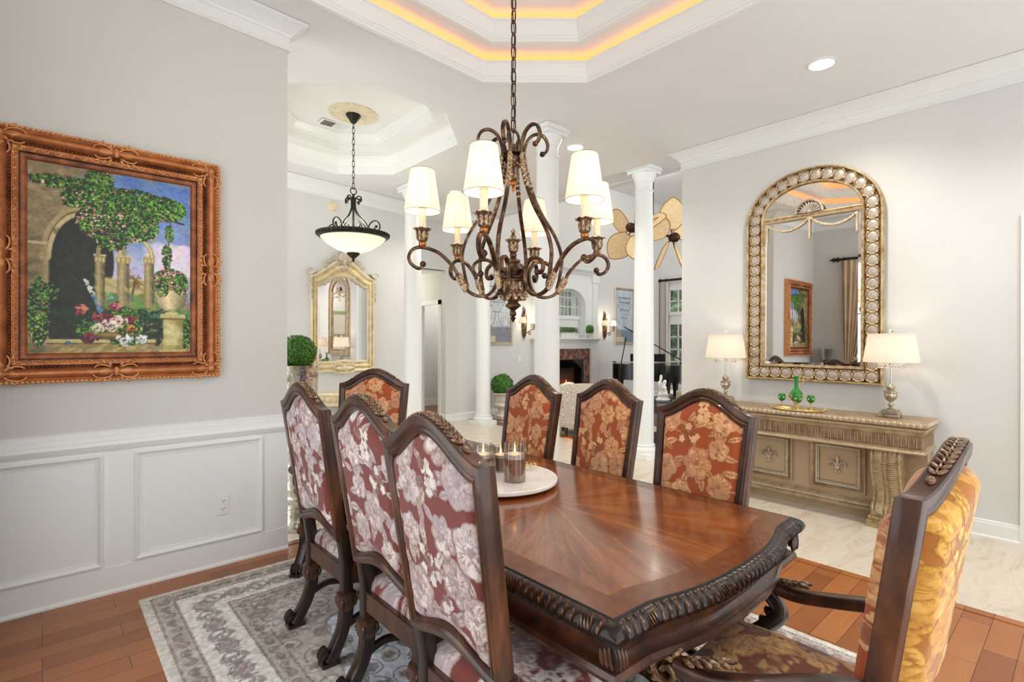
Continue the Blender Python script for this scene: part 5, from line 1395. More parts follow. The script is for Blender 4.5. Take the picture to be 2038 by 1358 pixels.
for k in range(6):
    a = th0 + math.radians(-15.9 - 60*k); up = (-sin(a), cos(a), 0)
    m = cm(); m.tube([polar(a, r, z) for r, z in ARM], 1, sec=rectsec(.0098, .0070), up=up)
    for r, z in (ARM[0], ARM[-1]): m.ell(polar(a, r, z), (.014, .014, .014), None, 12, 8)
    arm = m.build('scroll_arm', M['bronze'], ch, 50)
    m = cm()
    for j in range(7):
        r, z = ARM[46+j]; m.ell(polar(a, r, z), (.012, .013, .020), Euler((0, -.5, a)).to_matrix(), 8, 6)
    m.build('arm_leaf', M['bronze_carved'], arm, 60)
    m = cm(); m.tube([polar(a, r, z) for r, z in STRAP], 1, sec=rectsec(.0088, .0064), up=up); m.ell(polar(a, *STRAP[0]), (.013, .013, .013), None, 12, 8)
    st = m.build('upper_strap', M['bronze'], ch, 50)
    m = cm()
    for j in range(8): r, z = STRAP[37+j]; m.ell(polar(a, r+.004, z), (.008, .013, .018), Euler((0, .35, a)).to_matrix(), 8, 6)
    m.build('strap_leaf', M['bronze_carved'], st, 60)
    x, y, _ = polar(a, .415, 0)
    m = cm(); m.lathe([(.008,1.858),(.012,1.862),(.017,1.870),(.017,1.878),(.010,1.886)], 16, (x, y, 0)); m.build('cup_ball', M['copperball'], ch, 50)
    m = cm(); leafcup(m, (x, y, 1.882), .023, .033, .060); m.build('candle_cup', M['bronze_carved'], ch, 60)
    m = cm(); m.lathe([(.0165,1.93),(.0165,2.028),(.0195,2.030),(.0195,2.036),(.0165,2.044),(.010,2.048)], 24, (x, y, 0)); m.build('candle_sleeve', M['candlewax'], ch, 50)
    if k == 1:
        m = cm(); aa = th0+.12; pts_ = [(x+.0169*cos(aa+t), y+.0169*sin(aa+t), z) for z in (1.998, 2.024) for t in np.linspace(-.8, .8, 9)]
        m.add(pts_, [(i, i+1, i+10, i+9) for i in range(8)]); tag(m.build('paper_sticker', M['porcelain'], ch, 60), 'small white sticker on the candle sleeve')
    m = cm(); m.lathe([(.009,2.046),(.009,2.062)], 14, (x, y, 0)); m.build('socket', M['gold'], ch)
    m = cm(); m.ell((x, y, 2.088), (.014, .014, .026), None, 12, 8); m.build('bulb', M['bulb'], ch)
    m = cm(); zb, zt, rb, rt = 2.016, 2.200, .080, .053
    m.lathe([(rb,zb),(rt,zt),(rt-.002,zt),(rb-.002,zb),(rb,zb)], 48, (x, y, 0), cap=False); sh = m.build('lamp_shade', M['shade_white'], ch, 40)
    for z, r in ((zb, rb), (zt, rt)): m = cm(); m.tube([(x+r*cos(t), y+r*sin(t), z) for t in np.linspace(0, 2*PI, 41)[:-1]], .0011, 5, closed=True); m.build('shade_piping', M['shadetrim'], sh)
    m = cm()
    for t in np.linspace(0, 2*PI, 9)[:-1]:
        q = [(x+(rb+.0006)*cos(t+d), y+(rb+.0006)*sin(t+d), zb) for d in (-.05, .05)] + [(x+(rt+.0006)*cos(t+d), y+(rt+.0006)*sin(t+d), zt) for d in (.05, -.05)]; m.add(q, [(0,1,2,3)])
    m.build('shade_seams', M['pleat'], sh, smooth=0)
def chain(zlo, zhi, pitch, lw, wire, loc0):
    m = MB(); n = int((zhi-zlo)/pitch)
    for k in range(n+1):
        z = zlo+pitch*(k+.5); p = []
        for t in np.linspace(0, 2*PI, 17)[:-1]:
            u = lw*cos(t); v = (pitch*.62)*math.copysign(abs(sin(t))**.7, sin(t)); p.append((u, 0, z+v) if k % 2 == 0 else (0, u, z+v))
        m.tube(p, wire, 6, closed=True)
    return m
ct = cz(CX)+.40
chain(2.412-CB, ct-.05-CB, .056, .0125, .0034, 0).build('chain', M['bronze'], ch)
m = cm(); m.tube([(.004*sin(k), .004*cos(k), 2.36+(ct-2.40)*k/30) for k in range(31)], .0022, 5); m.build('cord', M['black'], ch)
m = cm(); m.lathe([(.008,ct-.055),(.02,ct-.045),(.055,ct-.02),(.065,ct-.002),(0,ct-.002)], 28); m.build('canopy', M['bronze'], ch, 50)
# ---- foyer pendant
PXc, PYc = 2.60, 5.57; pt_ = cz(PXc)+.40; SC_ = .965
pd = thing('bowl_pendant', 'black iron pendant with a glowing alabaster bowl hanging in the foyer', 'pendant light', (PXc, PYc, 2.315))
PB = 2.315
def pm_(): return MB(Matrix.Translation((0, 0, -PB)))
zr = 2.615
m = pm_(); m.lathe([(.355,zr-.028),(.30,zr-.085),(.20,zr-.150),(.10,zr-.190),(.03,zr-.200),(.03,zr-.194),(.10,zr-.184),(.20,zr-.144),(.295,zr-.08),(.347,zr-.026)], 48, cap=False); m.build('alabaster_bowl', M['alabaster'], pd, 50)
m = pm_(); m.lathe([(.345,zr-.03),(.372,zr-.028),(.392,zr-.004),(.398,zr+.018),(.380,zr+.026),(.345,zr+.02),(.34,zr)], 64, cap=False); rim = m.build('iron_rim', M['blackiron'], pd, 50)
m = pm_()
for k in range(44): a = 2*PI*k/44; m.ell((.391*cos(a), .391*sin(a), zr+.004), (.010, .014, .022), Euler((0, .3, a)).to_matrix(), 6, 5)
m.build('rim_gadroons', M['blackiron'], rim, 60)
m = pm_(); m.lathe([(0,2.315),(.012,2.33),(.016,2.342),(.008,2.352),(.03,2.368),(.062,2.398),(.070,2.418),(.06,2.424),(0,2.420)], 24, wave=lambda a, k: 1+.08*abs(sin(4*a))*k); m.build('bottom_finial', M['blackiron'], pd, 50)
m = pm_(); m.tube([(0,0,zr-.19),(0,0,3.06)], .012, 8); m.lathe([(.02,2.90),(.026,2.93),(.02,2.98),(.03,3.0),(.03,3.03),(.014,3.05),(.014,3.08)], 16); m.build('centre_rod', M['blackiron'], pd, 50)
S1 = spline([(.085,3.005),(.092,2.985),(.105,3.0),(.100,3.035),(.070,3.05),(.035,3.03),(.025,2.97),(.035,2.90),(.085,2.82),(.150,2.76),(.185,2.70),(.185,2.63)], 6)
S2 = spline([(.185,2.64),(.20,2.70),(.235,2.745),(.29,2.76),(.335,2.73),(.345,2.68),(.32,2.645),(.285,2.655),(.28,2.685),(.30,2.695)], 6)
S3 = spline([(.185,2.64),(.155,2.70),(.115,2.735),(.075,2.72),(.065,2.68),(.09,2.655),(.115,2.67),(.10,2.69)], 6)
for k in range(4):
    a = k*PI/2+.5; m = pm_(); up = (-sin(a), cos(a), 0)
    for S_ in (S1, S2, S3): m.tube([polar(a, r, z) for r, z in S_], 1, sec=rectsec(.008, .006), up=up)
    m.ell(polar(a, *S1[0]), (.016,)*3, None, 10, 6); m.ell(polar(a, *S2[-1]), (.016,)*3, None, 10, 6); m.ell(polar(a, *S3[-1]), (.013,)*3, None, 10, 6)
    m.build('scroll_bracket', M['blackiron'], pd, 50)
m = pm_(); m.tube([(.036*cos(t), 0, 3.112+.036*sin(t)) for t in np.linspace(0, 2*PI, 25)[:-1]], .006, 7, closed=True); m.build('top_ring', M['blackiron'], pd)
chain(3.14-PB, pt_-.10-PB, .062, .013, .0036, 0).build('chain', M['blackiron'], pd)
m = pm_(); m.lathe([(.012,pt_-.115),(.03,pt_-.10),(.05,pt_-.065),(.062,pt_-.05),(.075,pt_-.03),(.078,pt_-.012),(0,pt_-.012)], 24, wave=lambda a, k: 1+.06*abs(sin(4*a))); m.build('canopy', M['blackiron'], pd, 50)
md = MB().lathe([(0,-.014),(.06,-.016),(.12,-.012),(.18,-.018),(.235,-.012),(.25,-.018),(.262,-.014),(.266,0)], 64, wave=lambda a, k: 1)
for k in range(12):
    a = 2*PI*k/12
    for r, s in ((.10,.03),(.155,.035),(.21,.026)): md.ell((r*cos(a+r*5), r*sin(a+r*5), -.014), (s, s*.5, .008), Euler((0, 0, a+r*5+.6)).to_matrix(), 8, 5)
tag(md.build('ceiling_medallion', M['stucco'], None, 40, loc=(PXc, PYc, pt_), rot=(0, math.atan(.0425), 0)), 'round cream plaster ceiling medallion above the bowl pendant', 'medallion')
vt = thing('ceiling_vent', 'white louvered air vent beside the ceiling medallion', 'vent', (2.56, 6.0, cz(2.56)+.4), .0)
MB().box(-.17, .17, -.085, .085, -.010, -.002).build('vent_frame', M['trim'], vt, smooth=0, bevel=.002)
for s, mm in ((-1, 'grille'), (1, 'trim')):
    m = MB()
    for k in range(6): m.box(s*.075-.068, s*.075+.068, -.066+k*.024, -.054+k*.024, -.016, -.009)
    m.build('louver', M[mm], vt, smooth=0)
# ================================================================== FOYER, LIVING ROOM, REFLECTED CORNER
def leafball(m, c, r, n, s, seed=1, flat=1.0):
    g = random.Random(seed); cx, cy_, cz_ = c
    for k in range(n):
        z = 1-2*(k+.5)/n; a = k*2.399963+g.uniform(-.2,.2); q = math.sqrt(max(0, 1-z*z)); d = Vector((q*cos(a), q*sin(a), z))
        p = Vector(c)+Vector((d.x, d.y, d.z*flat))*r*g.uniform(.93,1.04)
        t = d.orthogonal().normalized(); t = Matrix.Rotation(g.uniform(0,6.28), 3, d) @ t; b = d.cross(t)
        L, W_ = s*g.uniform(.8,1.2), s*.55; up = d*s*g.uniform(.1,.5)
        m.add([p-t*L*.5, p+b*W_*.5+up*.4, p+t*L*.5+up, p-b*W_*.5+up*.4], [(0,1,2,3)])
    return m
def shrub(parent, c, r, n, s, seed, flat=1.0):
    m = MB().ell(c, (r*.93, r*.93, r*.93*flat), None, 20, 12); m = leafball(m, c, r, n, s, seed, flat)
    leafball(m, c, r*.97, n//2, s, seed+1, flat); return m.build('foliage', M['leaf'], parent, smooth=0, recalc=False)
# ---- cream carved mirror in the foyer
FX, FZ = 3.112, .965
fm = thing('rococo_mirror', 'cream carved rococo mirror with crested top on the foyer wall', 'mirror', (FX, 6.992, FZ)); fm.rotation_euler = (0, 0, math.radians(-.85))
def ff(u, v, w): return (u, -w, v)
def fl(a, zb0, db, zs, dz, ear=0, nb=28, ns=14, nt=44):
    o = []
    for k in range(nb): s = -1+2*k/nb; o.append((s*a, zb0-db*(.5+.5*cos(2*PI*s))*(1-abs(s)**3)))
    for k in range(ns): t = k/ns; o.append((a+ear*max(0, (t-.93)/.07)*0, zb0+(zs-zb0)*t))
    for k in range(nt):
        s = 1-2*k/nt; o.append((s*a, zs+dz*((.5+.5*cos(PI*s))**.9)-.02*math.sin(PI*abs(s))*0))
    for k in range(ns): t = 1-k/ns; o.append((-a, zb0+(zs-zb0)*t))
    return o
OL2, IL2 = fl(.455, .035, .035, 1.36, .25), fl(.352, .185, -.02, 1.20, .155)
prof = [(0,0),(0,.03),(.06,.052),(.14,.058),(.24,.046),(.34,.030),(.46,.040),(.56,.044),(.66,.034),(.74,.020),(.84,.026),(.94,.024),(1,.014),(1,0)]
MB().loops([[ff(*lerp2(a, b, t), w) for a, b in zip(OL2, IL2)] for t, w in prof]).build('frame', M['creamgilt'], fm, 30)
n = len(IL2); MB().add([ff(u*1.01, v, .008) for u, v in IL2], [tuple(range(n))]).build('mirror_glass', M['mirror'], fm, 0)
for s in (-1, 1):
    m = MB(); m.prism([(s*.43,1.36),(s*.475,1.345),(s*.49,1.37),(s*.478,1.40),(s*.45,1.405),(s*.40,1.43),(s*.38,1.415)][::s], -.075, 0, lambda u, v, w: (u, w, v)); m.tube([(s*(.46+b), -.06, 1.40+v) for b, v in spiral(0,0,.04,.006,-.5,4.5,20)], .010, 6)
    m.build('shoulder_scroll', M['greygilt'], fm, 40)
    m = MB()
    for k in range(7): m.ell((s*.452, -.055, 1.28-k*.042), (.020-.002*k, .018, .03), Euler((0, s*.5*(-1)**k, 0)).to_matrix(), 8, 6)
    m.build('side_carving', M['greygilt'], fm, 60)
    m = MB()
    for k in range(8):
        t = k/8; x = s*(.34-.26*t); z = 1.205+.155*(.5+.5*cos(PI*x/.352))**.9+.012; m.ell((x, -.030, z), (.032, .014, .014), Euler((0, s*(-.5+.9*(k % 2)), 0)).to_matrix(), 8, 6)
    m.build('inner_scroll', M['greygilt'], fm, 60)
m = MB()
for a in np.linspace(.15, PI-.15, 11): acan(m, .0, 1.575, a, .125+.045*sin(a), -.06)
for s in (-1, 1):
    for k in range(4): acan(m, s*(.06+.055*k), 1.585-.010*k*k, (PI if s < 0 else 0)-s*(-.25+.12*k), .085, -.055)
m.ell((0, -.070, 1.555), (.035, .03, .05), None, 12, 8); m.ell((0, -.050, 1.48), (.06, .02, .05), None, 14, 8); m.build('crest', M['greygilt'], fm, 60)
m = MB()
for s in (-1, 1): acan(m, 0, .09, PI if s < 0 else 0, .17, -.055)
m.ell((0, -.06, .09), (.035, .02, .035), None, 10, 6); m.build('apron_carving', M['creamgilt'], fm, 60)
# ---- demi-lune wall console below it
cs = thing('wall_console', 'small cream wall console with wave carving under the rococo mirror', 'console', (3.112, 7.0, .42))
hl = [(.40*cos(a), -.30*sin(a)) for a in np.linspace(0, PI, 33)]
MB().prism(hl, .285, .315).build('top', M['creamgilt'], cs, 30)
m = MB(); p = [(.385*cos(a), -.285*sin(a)) for a in np.linspace(0, PI, 33)]
m.loops([[(x, y, z) for x, y in p] for z in (.285, .265, .14)], close_sec=False, closed=False); m.loops([[(x*.96, y*.96, z) for x, y in p] for z in (.14, .285)], close_sec=False, closed=False)
m.build('apron', M['creamgilt'], cs, 30)
m = MB()
for k in range(13):
    a = PI*(k+.5)/13; c = Vector((.39*cos(a), -.29*sin(a), .205)); t = Vector((-sin(a)*.39, -cos(a)*.29, 0)).normalized(); o_ = Vector((cos(a), -sin(a), 0))*.004
    m.tube([tuple(c+o_+t*u+Vector((0,0,v))) for u, v in spline([(-.045,-.02),(-.02,-.015),(.0,.015),(.02,.018),(.026,-.002),(.010,-.008),(.006,.004)], 4)], .006, 5)
m.build('wave_scrolls', M['greygilt'], cs, 60)
m = MB(); m.tube(spline([(0,-.20,.14),(0,-.16,.09),(0,-.06,.06),(0,-.02,0)], 6), [.05-.028*i/18 for i in range(19)], 10); m.build('bracket', M['creamgilt'], cs, 50)
tag(MB().lathe([(.065,0),(.065,.012),(.055,.026),(.03,.03),(0,.03)], 28, M=Matrix(((1,0,0),(0,0,-1),(0,1,0)))).build('smoke_detector', M['candlewax'], None, 40, loc=(2.967, 7.0, 3.274)), 'small round cream smoke detector high on the foyer wall', 'smoke detector')
# ---- mirrored planter with clipped ball
pl_ = thing('mirrored_planter', 'tall mercury-glass mosaic floor vase behind the end of the painting wall', 'vase', (1.475, 4.115, 0))
MB().lathe([(.138,0),(.142,.02),(.138,.05),(.118,.075),(.110,.10),(.108,.20),(.126,.225),(.128,.245),(.114,.262),(.116,.30),(.128,.318),(.120,.335),(.122,.40),(.146,1.245),(.150,1.252),(.140,1.252),(.136,1.235),(0,1.235)], 40).build('vase_body', M['planter_silver'], pl_, 35)
tp = thing('topiary_ball', 'clipped green boxwood ball on the mercury-glass floor vase', 'plant', (1.475, 4.115, 1.235))
shrub(tp, (0,0,.115), .128, 1100, .026, 5)
MB().lathe([(.010,0),(.010,.03)], 8).build('stem', M['bark'], tp)
# ---- urn by the hall column
u_ = thing('stone_urn', 'whitewashed classical urn standing beside the second gallery column', 'urn', (6.32, 7.32, 0))
MB().box(-.15,.15,-.15,.15,0,.06).build('plinth', M['whitewash'], u_, smooth=0, bevel=.006)
MB().lathe([(.13,.06),(.125,.085),(.07,.115),(.065,.15),(.085,.165),(.08,.18),(.13,.20),(.165,.235),(.165,.265),(.145,.285),(.150,.38),(.175,.44),(.205,.455),(.205,.475),(.165,.475),(.14,.40),(0,.40)], 40, wave=lambda a, k: 1+(.03*abs(sin(9*a)) if .3 < k < .55 else 0)).build('urn_body', M['whitewash'], u_, 50)
t2 = thing('topiary_ball', 'clipped green boxwood ball on the whitewashed urn', 'plant', (6.32, 7.32, .40)); shrub(t2, (0,0,.215), .195, 900, .045, 9)
MB().lathe([(.012,0),(.012,.05)], 8).build('stem', M['bark'], t2)
# ---- urn pictures
def urnpic(x, z, w, h, label, flip):
    t = thing('framed_print', label, 'picture', (x, 7.66, z), 0, 'framed urn prints beside the fireplace')
    MB().sweep([(0,0),(0,.03),(.015,.04),(.03,.034),(.05,.03),(.06,.02),(.06,0)], [(-w/2,0),(w/2,0),(w/2,h),(-w/2,h)], True, lambda u, v, q: (u, -q, v), side=-1).build('frame', M['greygilt'], t, 30)
    C = Canvas(w-.11, h-.11, .011, (206,210,212) if not flip else (192,202,212)); W_, H_ = C.w, C.h
    C.a += C.noise(.10, 12, 4, 3+flip)[..., None]; C.rect(0, W_, 0, H_*.24, (128,130,138) if not flip else (110,130,142), .9, .05); C.rect(0, W_*.45, H_*.0, H_*.10, (214,196,176), .9)
    C.rect(0, W_*.3, H_*.1, H_*.24, (190,164,140), .7, .03)
    cx_ = W_*.5
    for k in range(60):
        f = k/59; y = H_*(.24+.62*f)
        if f < .30: r = .035+.10*(1-f/.3)**2
        elif f < .36: r = .035
        else: r = .05+.20*math.sin(min(1, (f-.36)/.45)*PI/2)
        C.rect(cx_-r, cx_+r, y-.010, y+.010, (196,204,208) if not flip else (158,186,198), .35); C.dab(cx_-r, y, .006, .008, 0, (86,84,88), .8); C.dab(cx_+r, y, .006, .008, 0, (70,70,78), .8)
    for f in (.36, .60, .84, .98): C.line([(cx_-.24*min(1,f+.1), H_*(.24+.62*f)), (cx_+.24*min(1,f+.1), H_*(.24+.62*f))], .006, (84,84,90), .8)
    for k in range(40): x0, y0 = random.uniform(.1,.9)*W_, random.uniform(.55,.9)*H_; C.line([(x0, y0), (x0+random.uniform(-.08,.08), y0+random.uniform(-.05,.05))], .003, (96,98,106), .6)
    C.a += C.noise(.03, 10, 3, 5)[..., None]
    pos = np.stack([C.X-W_/2, np.full(C.X.shape, -.012), C.Y+.055], -1).reshape(-1, 3)
    link('print', colgrid('print', pos, srgb2lin(C.a.reshape(-1, 3)), C.nx-1, C.ny-1, M['urnart']), t)
urnpic(6.465, 1.345, .80, 1.36, 'framed goblet print on the living room wall above the whitewashed urn', 0); urnpic(10.52, 1.34, .80, 1.37, 'framed blue urn print on the living room wall beyond the piano', 1)
# ---- sconces
def sconce(x, label):
    t = thing('wall_sconce', label, 'wall light', (x, 7.66, 1.45), 0, 'two-shade wall sconces beside the fireplace')
    MB().lathe([(0,0),(.018,.02),(.012,.045),(.035,.07),(.03,.085),(.04,.10),(.055,.30),(.06,.44),(.045,.50),(.05,.51),(.03,.52),(.02,.54),(.035,.58),(.02,.63),(0,.66)], 18, (0,-.03,0), wave=lambda a, k: 1).build('backplate', M['bronze_carved'], t, 50)
    for s in (-1, 1):
        m = MB(); m.tube(spline([(0,-.06,.12),(s*.05,-.10,.16),(s*.09,-.12,.13),(s*.06,-.11,.10),(s*.05,-.10,.14),(s*.11,-.13,.20),(s*.165,-.15,.21)], 5), .008, 6); a = m.build('arm', M['bronze'], t)
        MB().lathe([(.012,.21),(.028,.25),(.016,.25),(.015,.33)], 14, (s*.165,-.15,0)).build('candle_cup', M['bronze_carved'], a)
        MB().lathe([(.080,.325),(.055,.445),(.053,.445),(.078,.325)], 28, (s*.165,-.15,0), cap=False).build('lamp_shade', M['shade_white'], t, 40)
        MB().ell((s*.165,-.15,.375), (.013,.013,.025), None, 10, 6).build('bulb', M['bulb'], t)
sconce(7.17, 'two-shade bronze wall sconce left of the fireplace beside the goblet print'); sconce(9.74, 'two-shade bronze wall sconce right of the fireplace beside the blue urn print')
sw = thing('light_switch', 'white light switch below the left wall sconce', 'switch', (7.06, 7.66, 1.01)); MB().box(-.04,.04,-.007,0,0,.12).build('plate', M['plastic'], sw, smooth=0, bevel=.003); MB().box(-.016,.016,-.011,-.007,.028,.092).build('rocker', M['plastic'], sw, smooth=0, bevel=.002)
# ---- fireplace with arched niche
GX, GY = 8.30, 7.66
fp_ = thing('fireplace', 'white fireplace with brown marble surround and arched overmantel', 'fireplace', (GX, GY, 0)); fp_.scale = (.838, 1, 1)
def FB(m, x0, x1, d0, d1, z0, z1): return m.box(x0, x1, -d1, -d0, z0, z1)
m = MB(); FB(m, -1.05, -.79, 0, .26, 0, 1.40); FB(m, .79, 1.05, 0, .26, 0, 1.40); FB(m, -.79, .79, 0, .26, 1.26, 1.40)
FB(m, -1.08, -.76, .0, .275, 0, .14); FB(m, .76, 1.08, .0, .275, 0, .14); m.build('mantel_surround', M['trim'], fp_, smooth=0)
m = MB(); FB(m, -1.12, 1.12, 0, .36, 1.455, 1.49); FB(m, -1.08, 1.08, 0, .31, 1.42, 1.455); FB(m, -1.06, 1.06, 0, .28, 1.39, 1.42); m.build('mantel_shelf', M['trim'], fp_, smooth=0, bevel=.006)
m = MB(); FB(m, -.79, -.525, 0, .22, 0, 1.26); FB(m, .525, .79, 0, .22, 0, 1.26); FB(m, -.525, .525, 0, .22, 1.03, 1.26); m.build('marble_surround', M['marble_brown'], fp_, smooth=0)
m = MB(); FB(m, -.525, -.44, 0, .235, .0, 1.03); FB(m, .44, .525, 0, .235, 0, 1.03); FB(m, -.44, .44, 0, .235, .86, 1.03); FB(m, -.44,.44,0,.235,0,.08); m.build('firebox_frame', M['ebony'], fp_, smooth=0)
m = MB(); m.box(-.44,.44,-.03,-.005,.08,.86); m.build('firebox', M['firebrick'], fp_, smooth=0)
for k, (x, z, r) in enumerate(((-.14,.15,.05),(.14,.16,.05),(0,.25,.045))):
    MB().tube([(x-.2,-.13,z),(x+.2,-.11+.04*k,z+.02)], r, 9).build('log', M['log'], fp_)
g = random.Random(2)
for k in range(9):
    x = -.26+k*.065; h = g.uniform(.12,.34)*(1-.5*abs(k-4)/5); MB().lathe([(.0,.26),(.030,.30),(.022,.30+h*.5),(0,.30+h)], 8, (x,-.13,0), wave=lambda a, q: 1).build('flame', M['fireflame'], fp_)
m = MB(); arcp = [(.60*cos(a), 2.17+.36*sin(a)) for a in np.linspace(0, PI, 25)]
m.prism([(1.0,1.49),(1.0,2.90),(-1.0,2.90),(-1.0,1.49),(-.60,1.49)]+arcp[::-1]+[(.60,1.49)], -.24, -.06, lambda u, v, w: (u, w, v)); m.build('overmantel', M['trim'], fp_, smooth=30)
m = MB(); FB(m, -1.05,-.86,0,.27,1.49,2.74); FB(m, .86,1.05,0,.27,1.49,2.74); FB(m,-1.1,-.82,0,.29,2.70,2.86); FB(m,.82,1.1,0,.29,2.70,2.86); m.build('pilasters', M['trim'], fp_, smooth=0, bevel=.005)
MB().sweep([(0,0),(.02,.0),(.03,.03),(.08,.07),(.10,.09),(.10,.11),(0,.11)], [(1.05,0),(1.05,-.25),(-1.05,-.25),(-1.05,0)], False, lambda u, v, w: (u, v, 2.86+w), -1).build('overmantel_cornice', M['trim'], fp_, 30)
m = MB(); m.box(-.62,.62,-.055,-.02,1.49,1.96).box(-.62,-.56,-.055,-.02,1.96,2.5).box(.56,.62,-.055,-.02,1.96,2.5).box(-.62,.62,-.055,-.02,2.5,2.6); m.build('niche_back', M['trim'], fp_, smooth=0)
MB().box(-.56,.56,-.062,-.056,1.96,2.50).build('niche_pane', M['pane'], fp_, smooth=0)  # clear pane in place of mirror glass, greenery behind stands for its reflection
m = MB()
for k in range(-4, 5): m.box(k*.14-.008,k*.14+.008,-.072,-.06,1.96,2.52)
for z in (1.96, 2.16, 2.36): m.box(-.58,.58,-.072,-.06,z-.010,z+.010)
m.box(-.6,.6,-.085,-.06,1.89,1.95); m.build('niche_muntins', M['trim'], fp_, smooth=0)
bx = thing('planter_box', 'white trough of clipped greenery on the mantel shelf', 'plant', (8.22, 7.40, 1.4915)); MB().box(-.26,.26,-.06,.06,0,.12).build('trough', M['porcelain'], bx, smooth=0, bevel=.008)
m = MB(); 
for k in range(9): leafball(m, (-.22+k*.055, 0, .145), .075, 110, .03, k)
m.build('foliage', M['leaf'], bx, smooth=0, recalc=False)
b2_ = thing('potted_plant', 'small round potted plant at the right end of the mantel shelf', 'plant', (8.90, 7.40, 1.4915)); MB().lathe([(.05,0),(.065,.11),(.055,.11),(0,.10)], 20).build('pot', M['whitewash'], b2_, 40); shrub(b2_, (0,0,.18), .095, 260, .035, 3)
# ---- patterned barrel chair and rug
br_ = thing('barrel_chair', 'ivory barrel armchair with medallion fabric in front of the fireplace', 'armchair', (6.15, 5.28, .0125), .84)
L = []
for r, z in ((.40,.16),(.43,.40),(.44,.66),(.42,.70),(.37,.70),(.34,.62),(.33,.40)):
    L.append([(r*cos(a), r*sin(a), z+(.10*max(0, cos(a-PI)) if z > .5 else 0)) for a in np.linspace(PI*.30, PI*1.70, 40)])
MB().loops(L, close_sec=False, closed=False).build('barrel_back', M['medallion'], br_, 60)
MB().lathe([(.40,.14),(.42,.20),(.41,.34),(.36,.44),(0,.46)], 36).build('seat', M['medallion'], br_, 50)
MB().ell((-.20,.20,.64), (.08,.17,.17), Euler((0,.25,0)).to_matrix(), 16, 10).build('cushion', M['linen'], br_)
for sx in (-1, 1):
    for sy in (-1, 1): MB().lathe([(.018,0),(.028,.10),(.03,.15)], 12, (sx*.25, sy*.25, 0)).build('leg', M['walnut_dark'], br_)
tag(MB().box(5.95, 7.6, 4.5, 7.0, .0, .010).build('living_rug', M['greenrug'], None, smooth=0), 'pale sage rug under the ivory barrel chair', 'rug')
# ---- glass-topped table and its ornaments
gt = thing('glass_table', 'dark wood table with glass top behind the tall front columns', 'table', (6.4, 3.80, 0))
MB().box(-.55,.55,-.48,.48,.600,.620).build('glass_top', M['pane'], gt, smooth=0, bevel=.004); m = MB().box(-.52,.52,-.45,.45,.50,.598); m.build('apron', M['walnut_dark'], gt, smooth=0, bevel=.006)
for sx in (-1, 1):
    for sy in (-1, 1): MB().box(sx*.47-.04, sx*.47+.04, sy*.40-.04, sy*.40+.04, 0, .50).build('leg', M['walnut_dark'], gt, smooth=0, bevel=.006)
MB().box(-.47,.47,-.40,.40,.10,.14).build('shelf', M['walnut_dark'], gt, smooth=0)
fg = thing('porcelain_figurine', 'white porcelain figurine group on the glass-topped table', 'figurine', (6.28, 3.93, .622), .5); g = random.Random(8)
MB().lathe([(.09,0),(.10,.02),(.07,.05),(.08,.09),(0,.12)], 20).build('base', M['porcelain'], fg, 50)
for k in range(3):
    x, y = -.05+.05*k, g.uniform(-.03,.03); h = .16+.07*(k % 2)
    m = MB(); m.tube(spline([(x,y,.08),(x+.02,y,.13),(x-.01,y+.01,.08+h*.7),(x+.01,y,.08+h)], 6), [.034,.036,.038,.036,.034,.03,.028,.026,.026,.028,.030,.032,.028,.02,.016,.016,.018,.022,.016], 10); m.ell((x+.012,y,.10+h), (.020,.020,.024), None, 10, 8)
    m.tube(spline([(x+.02,y,.06+h*.8),(x+.06,y+.02,.05+h*.7),(x+.07,y+.03,.08+h*.8)], 4), .010, 6); m.build('figure', M['porcelain'], fg, 60)
wb = thing('oak_block', 'pale oak block ornament on the glass-topped table', 'ornament', (6.36, 3.72, .622), .6); MB().box(-.07,.07,-.05,.05,0,.15).build('block', M['tanwood'], wb, smooth=0, bevel=.02)
sh_ = thing('round_shell_ornament', 'round white openwork ornament beside the pale oak block', 'ornament', (6.22, 3.55, .622), -.85)
MB().box(-.03,.03,-.03,.03,0,.012).build('foot', M['porcelain'], sh_, smooth=0); m = MB(); m.ell((0,0,.092), (.022,.08,.08), None, 24, 12)
for k in range(12): a = k*PI/6; m.ell((-.018,.045*cos(a),.092+.045*sin(a)), (.008,.016,.016), None, 8, 5)
m.build('disc', M['porcelain'], sh_, 40)
# ---- grand piano
gp = thing('grand_piano', 'black grand piano with raised lid near the living room windows', 'piano', (8.95, 5.95, 0), math.radians(-146.4))
out = spline([(-.52,-.70),(-.20,-.70),(.15,-.66),(.38,-.50),(.48,-.22),(.62,.05),(.80,.28),(.86,.50),(.78,.68),(.5,.72),(-.52,.72)], 5)
m = MB(); m.prism(out, .68, .985); m.build('case', M['ebony'], gp, 40)
m = MB().prism([(-.78,.66),(-.66,.66),(-.60,.80),(-.50,.80),(-.50,1.0),(-.56,1.0),(-.62,.93),(-.70,.88),(-.78,.80)], -.72, -.64, lambda u, v, w: (u, w, v)).prism([(-.78,.66),(-.66,.66),(-.60,.80),(-.50,.80),(-.50,1.0),(-.56,1.0),(-.62,.93),(-.70,.88),(-.78,.80)], .64, .72, lambda u, v, w: (u, w, v)).box(-.78,-.50,-.66,.66,.66,.745); m.build('keybed', M['ebony'], gp, smooth=0)
MB().box(-.74,-.60,-.62,.62,.745,.765).build('keys', M['porcelain'], gp, smooth=0)
a0 = math.radians(31); R_ = Matrix.Translation((0,.72,.99)) @ Matrix.Rotation(-a0, 4, 'X') @ Matrix.Translation((0,-.72,-.99))
m = MB(R_); m.prism(out, .992, 1.012); m.build('lid', M['ebony'], gp, 40)
MB().tube([(-.18,-.52,.985),(-.02,-.42,1.50)], .010, 7).build('lid_prop', M['ebony'], gp)
